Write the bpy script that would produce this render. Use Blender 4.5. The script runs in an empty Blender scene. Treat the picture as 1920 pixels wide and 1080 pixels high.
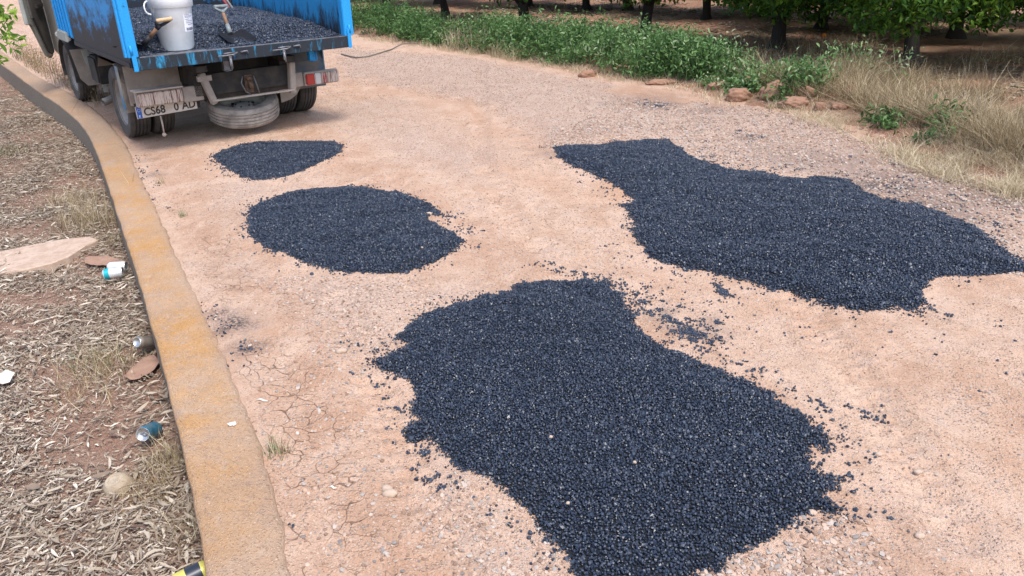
import bpy, bmesh, math, random
import numpy as np
from mathutils import Vector, Matrix, Euler
random.seed(7); RNG = np.random.default_rng(11)
sc = bpy.context.scene
col = sc.collection
R = math.radians

# ------------------------------------------------------------------ camera
CAMH = 1.655; PITCH = 24.248; ROLL = -1.78; FPX = 1475.0
cd = bpy.data.cameras.new('camera'); cam = bpy.data.objects.new('camera', cd); col.objects.link(cam)
cd.sensor_width = 36; cd.lens = FPX / 1920 * 36; cd.clip_start = .05; cd.clip_end = 1500
cam.matrix_world = Matrix.Translation((0, 0, CAMH)) @ Matrix.Rotation(R(90 - PITCH), 4, 'X') @ Matrix.Rotation(R(ROLL), 4, 'Z')
sc.camera = cam
# ------------------------------------------------------------------ light: bright thin overcast, high sun behind the truck
SUN_EL, SUN_AZ = 62, 148      # azimuth from +Y, positive = to the right
w = bpy.data.worlds.new('World'); sc.world = w; w.use_nodes = True
wn = w.node_tree.nodes; bg = wn['Background']
sky = wn.new('ShaderNodeTexSky'); sky.sky_type = 'NISHITA'; sky.sun_disc = False
sky.sun_elevation = R(SUN_EL); sky.sun_rotation = R(SUN_AZ); sky.air_density = 1.0; sky.dust_density = 2.5; sky.ozone_density = 1.0
w.node_tree.links.new(sky.outputs[0], bg.inputs[0]); bg.inputs[1].default_value = .15
sd = bpy.data.lights.new('sun', 'SUN'); sun = bpy.data.objects.new('sun', sd); col.objects.link(sun)
sd.energy = 1.5; sd.angle = R(12); sd.color = (1, .955, .89)
dv = Vector((math.sin(R(SUN_AZ)) * math.cos(R(SUN_EL)), math.cos(R(SUN_AZ)) * math.cos(R(SUN_EL)), math.sin(R(SUN_EL))))
sun.rotation_euler = dv.to_track_quat('Z', 'Y').to_euler(); sun.location = (0, 0, 20)
sc.view_settings.view_transform = 'Standard'; sc.view_settings.look = 'None'
sc.view_settings.exposure = 1.08; sc.view_settings.gamma = 1; sc.view_settings.use_curve_mapping = False

# ------------------------------------------------------------------ geometry of the shot (pixel of the photograph -> point on a plane of the place)
_t, _r = R(PITCH), R(ROLL)
def ray(px, py):
    a, b = px - 960, py - 540; c, s = math.cos(_r), math.sin(_r)
    u = (a * c + b * s) / FPX; v = (-a * s + b * c) / FPX
    return np.array([u, math.cos(_t) - v * math.sin(_t), -math.sin(_t) - v * math.cos(_t)])
def G(px, py, h=0.0):
    d = ray(px, py); t = (h - CAMH) / d[2]
    return np.array([d[0] * t, d[1] * t, h])
HD = R(36.683); TO = np.array([-2.856, 7.956, 0.0])
FW = np.array([-math.sin(HD), math.cos(HD), 0]); RT = np.array([math.cos(HD), math.sin(HD), 0])
def TL(px, py, ax, val):      # pixel -> truck-local point on the plane local[ax] = val
    d = ray(px, py); C = np.array([0, 0, CAMH]) - TO
    Cl = np.array([C @ RT, C @ FW, C[2]]); dl = np.array([d @ RT, d @ FW, d[2]])
    t = (val - Cl[ax]) / dl[ax]; return Cl + dl * t
def TW(l): return TO + RT * l[0] + FW * l[1] + np.array([0, 0, l[2]])
def GP(pts, h=0.0): return np.array([G(x, y, h)[:2] for x, y in pts])

# ------------------------------------------------------------------ noise
def _hash(ix, iy, seed):
    n = (ix * 374761393 + iy * 668265263 + seed * 974634777) & 0xFFFFFFFF
    n = ((n ^ (n >> 13)) * 1274126177) & 0xFFFFFFFF
    return ((n ^ (n >> 16)) & 0xFFFF) / 65535.0
def vnoise(x, y, seed=0):
    x = np.asarray(x, float); y = np.asarray(y, float)
    ix = np.floor(x).astype(np.int64); iy = np.floor(y).astype(np.int64)
    fx = x - ix; fy = y - iy; fx = fx * fx * (3 - 2 * fx); fy = fy * fy * (3 - 2 * fy)
    a = _hash(ix, iy, seed); b = _hash(ix + 1, iy, seed); c = _hash(ix, iy + 1, seed); d = _hash(ix + 1, iy + 1, seed)
    return (a * (1 - fx) + b * fx) * (1 - fy) + (c * (1 - fx) + d * fx) * fy
def fbm(x, y, seed=0, o=4):
    s = 0; a = .5; t = 0
    for k in range(o):
        s = s + a * vnoise(x, y, seed + k * 17); t += a; a *= .5; x = np.asarray(x) * 2.03 + 5.1; y = np.asarray(y) * 2.03 + 3.7
    return s / t
def sdist(P, poly):      # signed distance, positive inside
    P = np.asarray(P, float); d2 = np.full(len(P), 1e9); ins = np.zeros(len(P), bool)
    n = len(poly)
    for i in range(n):
        a = poly[i]; b = poly[(i + 1) % n]; ab = b - a; L = ab @ ab + 1e-12
        t = np.clip(((P - a) @ ab) / L, 0, 1); q = a + t[:, None] * ab
        d2 = np.minimum(d2, ((P - q) ** 2).sum(1))
        cnd = (a[1] > P[:, 1]) != (b[1] > P[:, 1])
        with np.errstate(divide='ignore', invalid='ignore'):
            xx = (b[0] - a[0]) * (P[:, 1] - a[1]) / (b[1] - a[1]) + a[0]
        ins ^= cnd & (P[:, 0] < xx)
    d = np.sqrt(d2); return np.where(ins, d, -d)
def sst(a, b, x):
    t = np.clip((x - a) / (b - a), 0, 1); return t * t * (3 - 2 * t)
def linedist(P, line):   # signed distance to an open polyline, positive on its right hand side
    P = np.asarray(P, float); best = np.full(len(P), 1e9); sg = np.ones(len(P)); par = np.zeros(len(P)); acc = 0
    for i in range(len(line) - 1):
        a = line[i]; b = line[i + 1]; ab = b - a; L = ab @ ab; t = np.clip(((P - a) @ ab) / L, 0, 1)
        q = a + t[:, None] * ab; d = ((P - q) ** 2).sum(1); m = d < best
        cr = ab[0] * (P[:, 1] - a[1]) - ab[1] * (P[:, 0] - a[0])
        best = np.where(m, d, best); sg = np.where(m, np.where(cr < 0, 1, -1), sg)
        par = np.where(m, acc + t * math.sqrt(L), par); acc += math.sqrt(L)
    return np.sqrt(best) * sg, par

# ------------------------------------------------------------------ materials
class NT:
    def __init__(s, name):
        m = bpy.data.materials.new(name); m.use_nodes = True; s.m = m; s.n = m.node_tree.nodes; s.l = m.node_tree.links
        s.b = s.n['Principled BSDF']; s.out = s.n['Material Output']
    def new(s, t, **k):
        x = s.n.new(t)
        for a, b in k.items(): setattr(x, a, b)
        return x
    def put(s, sock, v):
        if hasattr(v, 'links') or isinstance(v, bpy.types.NodeSocket): s.l.new(v, sock)
        else:
            if isinstance(v, (tuple, list)) and len(v) == 3 and sock.type == 'RGBA': v = (*v, 1)
            sock.default_value = v
    def noise(s, scale, detail=4, rough=.6, vec=None, dist=0):
        x = s.new('ShaderNodeTexNoise'); x.inputs['Scale'].default_value = scale; x.inputs['Detail'].default_value = detail
        x.inputs['Roughness'].default_value = rough; x.inputs['Distortion'].default_value = dist
        if vec is not None: s.l.new(vec, x.inputs['Vector'])
        return x.outputs['Fac']
    def coord(s, which='Object', scale=None):
        c = s.new('ShaderNodeTexCoord').outputs[which]
        if scale:
            mp = s.new('ShaderNodeMapping'); mp.inputs['Scale'].default_value = scale; s.l.new(c, mp.inputs['Vector']); c = mp.outputs[0]
        return c
    def ramp(s, fac, stops):
        x = s.new('ShaderNodeValToRGB'); e = x.color_ramp.elements
        while len(e) < len(stops): e.new(.5)
        for i, (p, c) in enumerate(stops):
            e[i].position = p; e[i].color = (*c, 1) if isinstance(c, (tuple, list)) else (c, c, c, 1)
        s.put(x.inputs[0], fac); return x.outputs[0]
    def mix(s, fac, a, b, mode='MIX'):
        x = s.new('ShaderNodeMix', data_type='RGBA', blend_type=mode); s.put(x.inputs[0], fac); s.put(x.inputs[6], a); s.put(x.inputs[7], b); return x.outputs[2]
    def math(s, op, a, b=None, clamp=False):
        x = s.new('ShaderNodeMath', operation=op, use_clamp=clamp); s.put(x.inputs[0], a)
        if b is not None: s.put(x.inputs[1], b)
        return x.outputs[0]
    def attr(s, name, inst=False):
        x = s.new('ShaderNodeAttribute', attribute_name=name)
        if inst: x.attribute_type = 'INSTANCER'
        return x
    def bump(s, h, strength=.5, dist=.01):
        x = s.new('ShaderNodeBump'); x.inputs['Strength'].default_value = strength; x.inputs['Distance'].default_value = dist
        s.put(x.inputs['Height'], h); s.l.new(x.outputs[0], s.b.inputs['Normal']); return x
    def set(s, color=None, rough=None, metal=None, spec=None):
        if color is not None: s.put(s.b.inputs['Base Color'], color)
        if rough is not None: s.put(s.b.inputs['Roughness'], rough)
        if metal is not None: s.put(s.b.inputs['Metallic'], metal)
        if spec is not None: s.put(s.b.inputs['Specular IOR Level'], spec)
        return s.m

def worn(name, base, dark, amt=.5, scale=14, rough=.6, metal=0, streak=None, bumps=.15):
    t = NT(name); v = t.coord('Object', streak)
    f = t.noise(scale, 6, .65, v); f2 = t.noise(scale * 4, 3, .6, v)
    c = t.mix(t.math('MULTIPLY', t.ramp(f, [(.42, 0.), (.62, 1.)]), amt), base, dark)
    c = t.mix(t.math('MULTIPLY', f2, .35), c, tuple(x * .6 for x in base))
    t.bump(f2, bumps, .004)
    return t.set(c, rough, metal)

def mat_soil(name, kind):
    t = NT(name); v = t.coord('Object')
    n1 = t.noise(1.3, 5, .6, v); n2 = t.noise(9, 6, .7, v); n3 = t.noise(70, 4, .7, v); n4 = t.noise(260, 3, .7, v)
    a = t.attr('mask').outputs['Color']; sep = t.new('ShaderNodeSeparateColor'); t.l.new(a, sep.inputs[0])
    gravel, orange, crack = sep.outputs[0], sep.outputs[1], sep.outputs[2]
    tar = t.attr('tar').outputs['Fac']
    if kind == 'road':
        c = t.mix(t.ramp(n1, [(.3, 0.), (.7, 1.)]), (.47, .315, .225), (.56, .405, .31))
        c = t.mix(t.ramp(t.attr('streak').outputs['Fac'], [(.34, .9), (.50, 0.)]), c, (.43, .27, .185)); c = t.mix(t.ramp(t.attr('streak').outputs['Fac'], [(.51, 0.), (.62, .9)]), c, (.64, .50, .40))
        c = t.mix(t.ramp(n2, [(.35, 0.), (.75, 1.)]), c, (.41, .265, .185))
        nm = t.noise(3.4, 6, .75, t.coord('Object', (1.3, .8, 1)), .4)
        c = t.mix(t.ramp(nm, [(.44, 0.), (.62, .85)]), c, (.62, .48, .385))
        c = t.mix(t.math('MULTIPLY', orange, .75), c, (.47, .26, .145))
        gv = t.mix(t.ramp(n3, [(.40, 0.), (.58, 1.)]), (.16, .125, .11), (.54, .43, .36))
        c = t.mix(t.math('MULTIPLY', gravel, .6), c, gv)
        # fine grit
        vo = t.new('ShaderNodeTexVoronoi'); vo.inputs['Scale'].default_value = 95; t.l.new(v, vo.inputs['Vector'])
        grit = t.ramp(vo.outputs['Distance'], [(.18, 1.), (.5, 0.)])
        vc = t.new('ShaderNodeSeparateColor'); t.l.new(vo.outputs['Color'], vc.inputs[0])
        c = t.mix(t.math('MULTIPLY', t.math('MULTIPLY', grit, vc.outputs[0]), .55), c, (.62, .49, .40))
        c = t.mix(t.ramp(n3, [(.30, .75), (.44, 0.)]), c, (.22, .135, .095))
        c = t.mix(t.ramp(n4, [(.32, .6), (.46, 0.)]), c, (.20, .12, .085))
        c = t.mix(t.math('MULTIPLY', t.ramp(vc.outputs[1], [(.80, 0.), (.95, 1.)]), t.math('MULTIPLY', grit, .5)), c, (.2, .13, .1))
        # drying cracks
        wv = t.new('ShaderNodeVectorMath', operation='ADD'); nz = t.new('ShaderNodeTexNoise'); nz.inputs['Scale'].default_value = 7; t.l.new(v, nz.inputs[0])
        sc_ = t.new('ShaderNodeVectorMath', operation='SCALE'); sc_.inputs['Scale'].default_value = .14; t.l.new(nz.outputs['Color'], sc_.inputs[0])
        t.l.new(v, wv.inputs[0]); t.l.new(sc_.outputs[0], wv.inputs[1])
        ve = t.new('ShaderNodeTexVoronoi', feature='DISTANCE_TO_EDGE'); ve.inputs['Scale'].default_value = 11.5; t.l.new(wv.outputs[0], ve.inputs['Vector'])
        wid = t.math('ADD', t.math('MULTIPLY', t.noise(2.6, 3, .6, v), .20), -.078)
        ck = t.math('LESS_THAN', ve.outputs['Distance'], t.math('MINIMUM', wid, .022))
        ck = t.math('MULTIPLY', ck, t.ramp(crack, [(.35, 0.), (.75, 1.)]))
        c = t.mix(t.math('MULTIPLY', ck, .8), c, (.15, .085, .055))
        c = t.mix(t.math('MULTIPLY', t.math('MULTIPLY', tar, 1.25, clamp=True), t.ramp(n3, [(.38, 0.), (.56, 1.)])), c, (.035, .033, .04))
        h = t.math('ADD', t.math('MULTIPLY', n3, .25), t.math('ADD', t.math('MULTIPLY', n4, .35), t.math('MULTIPLY', t.math('MULTIPLY', grit, vc.outputs[2]), .5)))
        h = t.math('SUBTRACT', h, t.math('MULTIPLY', ck, 1.2))
        t.bump(h, 1.0, .012)
    elif kind == 'left':
        c = t.mix(t.ramp(n2, [(.35, 0.), (.7, 1.)]), (.24, .125, .085), (.33, .215, .155))
        c = t.mix(t.ramp(n3, [(.45, 0.), (.62, .8)]), c, (.12, .07, .05))
        c = t.mix(t.ramp(n4, [(.5, 0.), (.66, .7)]), c, (.42, .32, .23))
        t.bump(t.math('ADD', n3, t.math('MULTIPLY', n4, .5)), .8, .012)
    else:
        c = t.mix(t.ramp(n2, [(.35, 0.), (.7, 1.)]), (.24, .105, .065), (.33, .19, .13))
        c = t.mix(t.ramp(n1, [(.45, 0.), (.7, .8)]), c, (.30, .24, .15))
        c = t.mix(t.ramp(n3, [(.55, 0.), (.75, .6)]), c, (.50, .38, .27))
        t.bump(t.math('ADD', n3, n2), .8, .02)
    return t.set(c, .92, spec=.25)

M = {}
M['road'] = mat_soil('road dirt', 'road'); M['left'] = mat_soil('red earth', 'left'); M['orchard'] = mat_soil('orchard earth', 'orchard')
def mat_concrete():
    t = NT('lichen concrete'); v = t.coord('Object'); a = t.attr('lichen').outputs['Fac']
    n = t.noise(5, 6, .65, v); n2 = t.noise(38, 5, .7, v); n3 = t.noise(160, 4, .7, v)
    c = t.mix(t.ramp(n2, [(.3, 0.), (.7, 1.)]), (.32, .21, .14), (.44, .295, .20))
    li = t.math('MULTIPLY', t.ramp(t.math('ADD', t.math('MULTIPLY', n, .6), t.math('MULTIPLY', n2, .4)), [(.38, 0.), (.56, 1.)]), a); sd_ = t.attr('side').outputs['Fac']
    c = t.mix(li, c, t.mix(n3, (.43, .205, .05), (.52, .29, .105)))
    li2 = t.noise(14, 5, .7, v); c = t.mix(t.ramp(li2, [(.54, 0.), (.68, .6)]), c, (.46, .34, .25))
    c = t.mix(t.ramp(n3, [(.64, 0.), (.78, .55)]), c, (.62, .5, .4))
    c = t.mix(t.ramp(n2, [(.56, 0.), (.72, .5)]), c, (.27, .18, .125))
    nb = t.noise(1.7, 5, .7, v); c = t.mix(t.ramp(nb, [(.42, 0.), (.62, .45)]), c, (.48, .35, .26)); c = t.mix(t.ramp(n3, [(.30, .6), (.42, 0.)]), c, (.18, .12, .085))
    vo = t.new('ShaderNodeTexVoronoi'); vo.inputs['Scale'].default_value = 46; t.l.new(v, vo.inputs['Vector'])
    vc = t.new('ShaderNodeSeparateColor'); t.l.new(vo.outputs['Color'], vc.inputs[0])
    c = t.mix(sd_, c, t.mix(n2, (.15, .125, .10), (.30, .25, .20)))  # side face coloured darker for its shade and grime, far top for weathering
    fl = t.math('MULTIPLY', t.ramp(vo.outputs['Distance'], [(.06, 1.), (.22, 0.)]), t.ramp(vc.outputs[0], [(.78, 0.), (.92, .6)]))
    c = t.mix(fl, c, (.72, .58, .46))
    vp = t.new('ShaderNodeTexVoronoi'); vp.inputs['Scale'].default_value = 130; t.l.new(v, vp.inputs['Vector']); vq = t.new('ShaderNodeSeparateColor'); t.l.new(vp.outputs['Color'], vq.inputs[0])
    ag = t.ramp(vp.outputs['Distance'], [(.15, 1.), (.45, 0.)]); c = t.mix(t.math('MULTIPLY', ag, t.ramp(vq.outputs[0], [(.55, 0.), (.9, .6)])), c, (.70, .54, .41)); c = t.mix(t.math('MULTIPLY', ag, t.ramp(vq.outputs[1], [(.75, 0.), (.95, .6)])), c, (.18, .12, .08))
    t.bump(t.math('ADD', t.math('MULTIPLY', n3, 1.4), t.math('ADD', n2, t.math('ADD', fl, ag))), .8, .005)
    return t.set(c, .9, spec=.25)
M['concrete'] = mat_concrete()
M['slab'] = worn('pale slab', (.52, .39, .30), (.34, .22, .15), .6, 16, .9, bumps=.4)
def mat_asphalt(inst):
    t = NT('asphalt stone' if inst else 'asphalt bed')
    if inst:
        a = t.attr('tone', True).outputs['Fac']
        c = t.mix(a, (.009, .014, .027), (.038, .054, .086)); r = t.math('ADD', t.math('MULTIPLY', a, .2), .35)
        return t.set(c, r, spec=.6)
    n = t.noise(150, 3, .7, t.coord('Object')); t.bump(n, 1, .01)
    return t.set(t.mix(n, (.004, .005, .008), (.016, .02, .028)), .5)
M['asphalt'] = mat_asphalt(True); M['asphalt_bed'] = mat_asphalt(False)
def mat_inst(name, stops, rough=.85):
    t = NT(name); a = t.attr('tone', True).outputs['Fac']; n = t.noise(90, 3, .6, t.coord('Object'))
    c = t.mix(t.math('MULTIPLY', n, .3), t.ramp(a, stops), (.2, .14, .1))
    return t.set(c, rough, spec=.3)
M['pebble'] = mat_inst('pebble', [(0, (.24, .155, .11)), (.3, (.44, .30, .22)), (.55, (.52, .41, .33)), (.72, (.42, .37, .33)), (.86, (.20, .18, .17)), (1, (.62, .54, .47))])
def mat_leafy(name, cols, trans=.35, rough=.6, attr='tone'):
    t = NT(name); a = t.attr(attr).outputs['Fac']; c = t.ramp(a, cols)
    t.set(c, rough, spec=.3)
    if trans:
        tr = t.new('ShaderNodeBsdfTranslucent'); t.put(tr.inputs[0], c); mx = t.new('ShaderNodeMixShader'); mx.inputs[0].default_value = trans
        t.l.new(t.b.outputs[0], mx.inputs[1]); t.l.new(tr.outputs[0], mx.inputs[2]); t.l.new(mx.outputs[0], t.out.inputs[0])
    return t.m
M['litter'] = mat_leafy('dry leaf litter', [(0, (.14, .085, .06)), (.25, (.25, .19, .14)), (.6, (.38, .315, .24)), (.85, (.50, .43, .34)), (1, (.68, .61, .51))], .12, .7)
M['drygrass'] = mat_leafy('dry grass', [(0, (.13, .095, .05)), (.4, (.30, .225, .125)), (.8, (.50, .40, .25)), (1, (.68, .59, .42))], .25, .7)
M['weed'] = mat_leafy('green weed', [(0, (.03, .07, .02)), (.5, (.085, .18, .05)), (.8, (.17, .29, .10)), (1, (.36, .44, .26))], .3, .5)
M['citrus'] = mat_leafy('citrus leaf', [(0, (.022, .06, .012)), (.4, (.06, .15, .024)), (.75, (.17, .32, .035)), (1, (.36, .50, .08))], .45, .45)
M['bark'] = worn('bark', (.034, .026, .022), (.015, .012, .010), .8, 12, .9, streak=(3, 3, .6), bumps=.9)
M['stone'] = worn('red stone', (.32, .18, .115), (.21, .11, .07), .6, 9, .9, bumps=.6)
M['clod'] = worn('pale clod', (.50, .38, .29), (.38, .26, .19), .5, 30, .95, bumps=.5)
M['rubber'] = worn('dusty tyre rubber', (.05, .048, .047), (.115, .095, .08), .8, 9, .85, bumps=.3)
M['rubber_mud'] = worn('muddy tyre rubber', (.36, .32, .285), (.10, .092, .085), .6, 11, .95, streak=(1, 1, 1), bumps=.5)
M['rim'] = worn('dusty grey rim', (.27, .26, .25), (.16, .14, .12), .7, 7, .75)
M['rim_white'] = worn('white spare rim', (.52, .50, .46), (.30, .26, .22), .6, 9, .8)
M['chassis'] = worn('black chassis', (.022, .021, .021), (.07, .056, .045), .8, 9, .8)
M['dusty'] = worn('dusty mudguard', (.38, .325, .28), (.22, .19, .17), .7, 5, .92, bumps=.2)
M['cab'] = worn('cream cab paint', (.56, .55, .51), (.40, .36, .31), .5, 4, .5)
M['door_trim'] = worn('door trim', (.065, .062, .06), (.16, .145, .13), .6, 5, .75)
M['door_edge'] = worn('door edge paint', (.36, .38, .35), (.2, .2, .18), .5, 6, .6)
M['glass'] = NT('dark glass').set((.02, .025, .03), .12)
M['steel'] = worn('worn steel', (.24, .24, .26), (.07, .07, .08), .6, 18, .5, .6)
M['rust'] = worn('rusty iron', (.16, .095, .06), (.06, .04, .03), .7, 22, .85)
def mat_blue(name, tar_lo, tar_hi, tar_scale, zgrad=None, yband=None, base=(.012, .27, .66)):
    """blue truck paint under tar smears; zgrad=(z0,z1): tar thickens below z1"""
    t = NT(name); co = t.coord('Object'); sp = t.new('ShaderNodeSeparateXYZ'); t.l.new(co, sp.inputs[0])
    mp = t.new('ShaderNodeMapping'); mp.inputs['Scale'].default_value = tar_scale; t.l.new(co, mp.inputs[0])
    n = t.noise(5, 7, .68, mp.outputs[0], .3); n2 = t.noise(40, 4, .7, mp.outputs[0]); fine = t.noise(120, 3, .7, co)
    c = t.mix(t.ramp(n2, [(.35, 0.), (.7, .7)]), base, (.03, .36, .72))
    f = t.math('ADD', t.math('MULTIPLY', n, .75), t.math('MULTIPLY', n2, .25))
    if zgrad:
        g = t.new('ShaderNodeMapRange'); g.inputs[1].default_value = zgrad[0]; g.inputs[2].default_value = zgrad[1]; g.inputs[3].default_value = zgrad[2]; g.inputs[4].default_value = 0
        t.l.new(sp.outputs['Z'], g.inputs[0]); f = t.math('ADD', f, g.outputs[0])
    if yband:
        g = t.new('ShaderNodeMapRange'); g.inputs[1].default_value = yband[0]; g.inputs[2].default_value = yband[1]; g.inputs[3].default_value = yband[2]; g.inputs[4].default_value = yband[3]
        t.l.new(sp.outputs['XYZ'.index(yband[4])], g.inputs[0]); f = t.math('ADD', f, g.outputs[0])
    tar = t.ramp(f, [(tar_lo, 0.), (tar_hi, 1.)])
    c = t.mix(t.ramp(fine, [(.5, 0.), (.75, .5)]), c, (.02, .07, .15))
    c = t.mix(tar, c, t.mix(n2, (.008, .010, .014), (.026, .036, .05)))
    t.bump(t.math('ADD', tar, t.math('MULTIPLY', n2, .6)), .5, .004)
    return t.set(c, .55, spec=.35)
M['blue_side'] = mat_blue('blue side board outside', .48, .66, (1, 1.0, 1.6), (.72, 1.16, .36), (-.9, -.45, .16, 0, 'Y'))
M['blue_in'] = mat_blue('blue side board inside', .56, .70, (1, 3.2, .7), (.85, 1.12, .26), None, (.02, .20, .42))
M['blue_head'] = mat_blue('blue headboard', .56, .66, (1.3, 1, .8), (.95, 1.15, .30), (-.6, .1, .30, 0, 'X'))
M['blue'] = mat_blue('blue post paint', .60, .68, (2.5, 2.5, 1.6))
M['blue_beam'] = mat_blue('tarred rear beam', .40, .52, (5.5, 1, .8), None, (-.95, -.1, -.01, .07, 'X'), (.03, .30, .52))
M['deck'] = worn('tarred steel deck', (.14, .15, .17), (.015, .016, .02), .95, 22, .5)
M['fender_blue'] = (lambda t: t.set(t.mix(t.ramp(t.noise(2.2, 5, .6, t.coord('Object')), [(.42, 0.), (.6, 1.)]), (.045, .15, .26), (.27, .245, .22)), .8))(NT('faded blue mudguard'))
M['plastic_white'] = (lambda t: t.set(t.mix(t.ramp(t.noise(9, 5, .6, t.coord('Object')), [(.5, 0.), (.75, .5)]), (.90, .93, .94), (.66, .65, .62)), .35))(NT('white bucket plastic'))
M['label'] = NT('paper label').set((.80, .82, .88), .6)
M['ink'] = NT('label ink').set((.11, .11, .20), .7)
M['wood_pale'] = worn('pale wood', (.56, .40, .23), (.38, .25, .13), .5, 30, .6, streak=(1, 1, 1))
M['wood_brown'] = worn('brown wood', (.27, .15, .085), (.12, .07, .045), .6, 26, .7)
M['tool_metal'] = worn('tarred tool steel', (.018, .02, .026), (.008, .008, .010), .6, 30, .65, 0)
M['grey_paint'] = worn('grey grip', (.20, .23, .24), (.09, .1, .1), .6, 25, .5)
M['red_paint'] = worn('red paint', (.28, .03, .04), (.12, .03, .03), .5, 20, .5)
def mat_lamp(name, colr):
    t = NT(name); v = t.coord('Object', (9, 1, 1.1)); n = t.noise(9, 4, .7, v)
    return t.set(t.mix(t.ramp(n, [(.44, 0.), (.54, 1.)]), colr, (.42, .35, .30)), .45)
def mat_mud(name, under):
    t = NT(name); v = t.coord('Object', (13, 1, .8)); n = t.noise(7, 4, .7, v)
    return t.set(t.mix(t.ramp(n, [(.40, 0.), (.50, 1.)]), under, (.48, .40, .345)), .8)
M['lens_red'] = NT('red lens').set((.36, .03, .022), .4); M['lens_white'] = NT('white lens').set((.50, .48, .47), .3)
M['lens_red_dusty'] = mat_lamp('dusty red lens', (.26, .03, .035))
M['lens_mud'] = mat_mud('mud streaked lens', (.13, .05, .04)); M['lens_mud_red'] = mat_mud('mud streaked red lens', (.17, .02, .03))
M['mud_pale'] = worn('pale dried mud', (.44, .37, .32), (.33, .27, .22), .6, 12, .95)
M['plate'] = worn('number plate', (.62, .60, .57), (.45, .40, .35), .5, 12, .45)
M['plate_ink'] = worn('plate characters', (.02, .02, .022), (.28, .26, .24), .25, 45, .6)
M['eu_blue'] = NT('plate blue').set((.02, .11, .42), .4)
M['alu'] = worn('aluminium', (.66, .66, .65), (.45, .44, .42), .4, 40, .28, .85)
M['can_white'] = worn('white can print', (.72, .74, .74), (.55, .55, .52), .4, 25, .35, .25)
M['can_teal'] = NT('teal can print').set((.01, .36, .42), .4, .2)
M['can_brown'] = worn('grey brown can print', (.17, .145, .125), (.30, .26, .22), .7, 20, .55, .3)
M['can_blue'] = worn('blue can print', (.03, .16, .26), (.18, .26, .27), .7, 22, .4, .3)
M['can_yellow'] = NT('yellow can print').set((.62, .55, .13), .35, .2); M['can_dark'] = NT('dark can print').set((.03, .035, .05), .35, .2)
M['cardboard'] = worn('brown cardboard', (.36, .22, .155), (.25, .145, .10), .5, 12, .9, bumps=.3)
M['cream'] = worn('cream plastic', (.42, .34, .24), (.27, .19, .13), .6, 14, .6)
M['paper'] = worn('off white paper', (.72, .64, .55), (.5, .4, .3), .3, 12, .8)
M['orange'] = worn('orange peel', (.75, .23, .02), (.6, .15, .02), .3, 30, .5)
M['hose'] = NT('grey hose').set((.16, .135, .12), .7)
M['dropping'] = NT('white splash').set((.75, .72, .68), .8)

# ------------------------------------------------------------------ object helpers
def tag(o, label=None, cat=None, group=None, kind=None):
    if label: o['label'] = label
    if cat: o['category'] = cat
    if group: o['group'] = group
    if kind: o['kind'] = kind
    return o
def empty(name, loc=(0, 0, 0), rz=0, **k):
    o = bpy.data.objects.new(name, None); o.empty_display_size = .1; o.location = loc; o.rotation_euler = (0, 0, rz); col.objects.link(o); return tag(o, **k)
def link(name, me, m=None, parent=None, **k):
    if m is not None and not me.materials: me.materials.append(m)
    o = bpy.data.objects.new(name, me); col.objects.link(o)
    if parent: o.parent = parent
    return tag(o, **k)
def npmesh(name, V, F, attrs=None, smooth=False, mi=None):
    V = np.asarray(V, np.float32); F = np.asarray(F, np.int32); me = bpy.data.meshes.new(name); k = F.shape[1]
    me.vertices.add(len(V)); me.vertices.foreach_set('co', V.ravel()); me.loops.add(F.size); me.loops.foreach_set('vertex_index', F.ravel())
    me.polygons.add(len(F)); me.polygons.foreach_set('loop_start', np.arange(0, F.size, k, dtype=np.int32))
    if mi is not None: me.polygons.foreach_set('material_index', np.asarray(mi, np.int32))
    if smooth: me.polygons.foreach_set('use_smooth', np.ones(len(F), bool))
    me.update(calc_edges=True)
    for a, arr in (attrs or {}).items():
        arr = np.asarray(arr, np.float32)
        if arr.ndim == 1: at = me.attributes.new(a, 'FLOAT', 'POINT'); at.data.foreach_set('value', arr)
        elif arr.shape[1] == 4: at = me.attributes.new(a, 'FLOAT_COLOR', 'POINT'); at.data.foreach_set('color', arr.ravel())
        else: at = me.attributes.new(a, 'FLOAT_VECTOR', 'POINT'); at.data.foreach_set('vector', arr.ravel())
    return me
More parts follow.
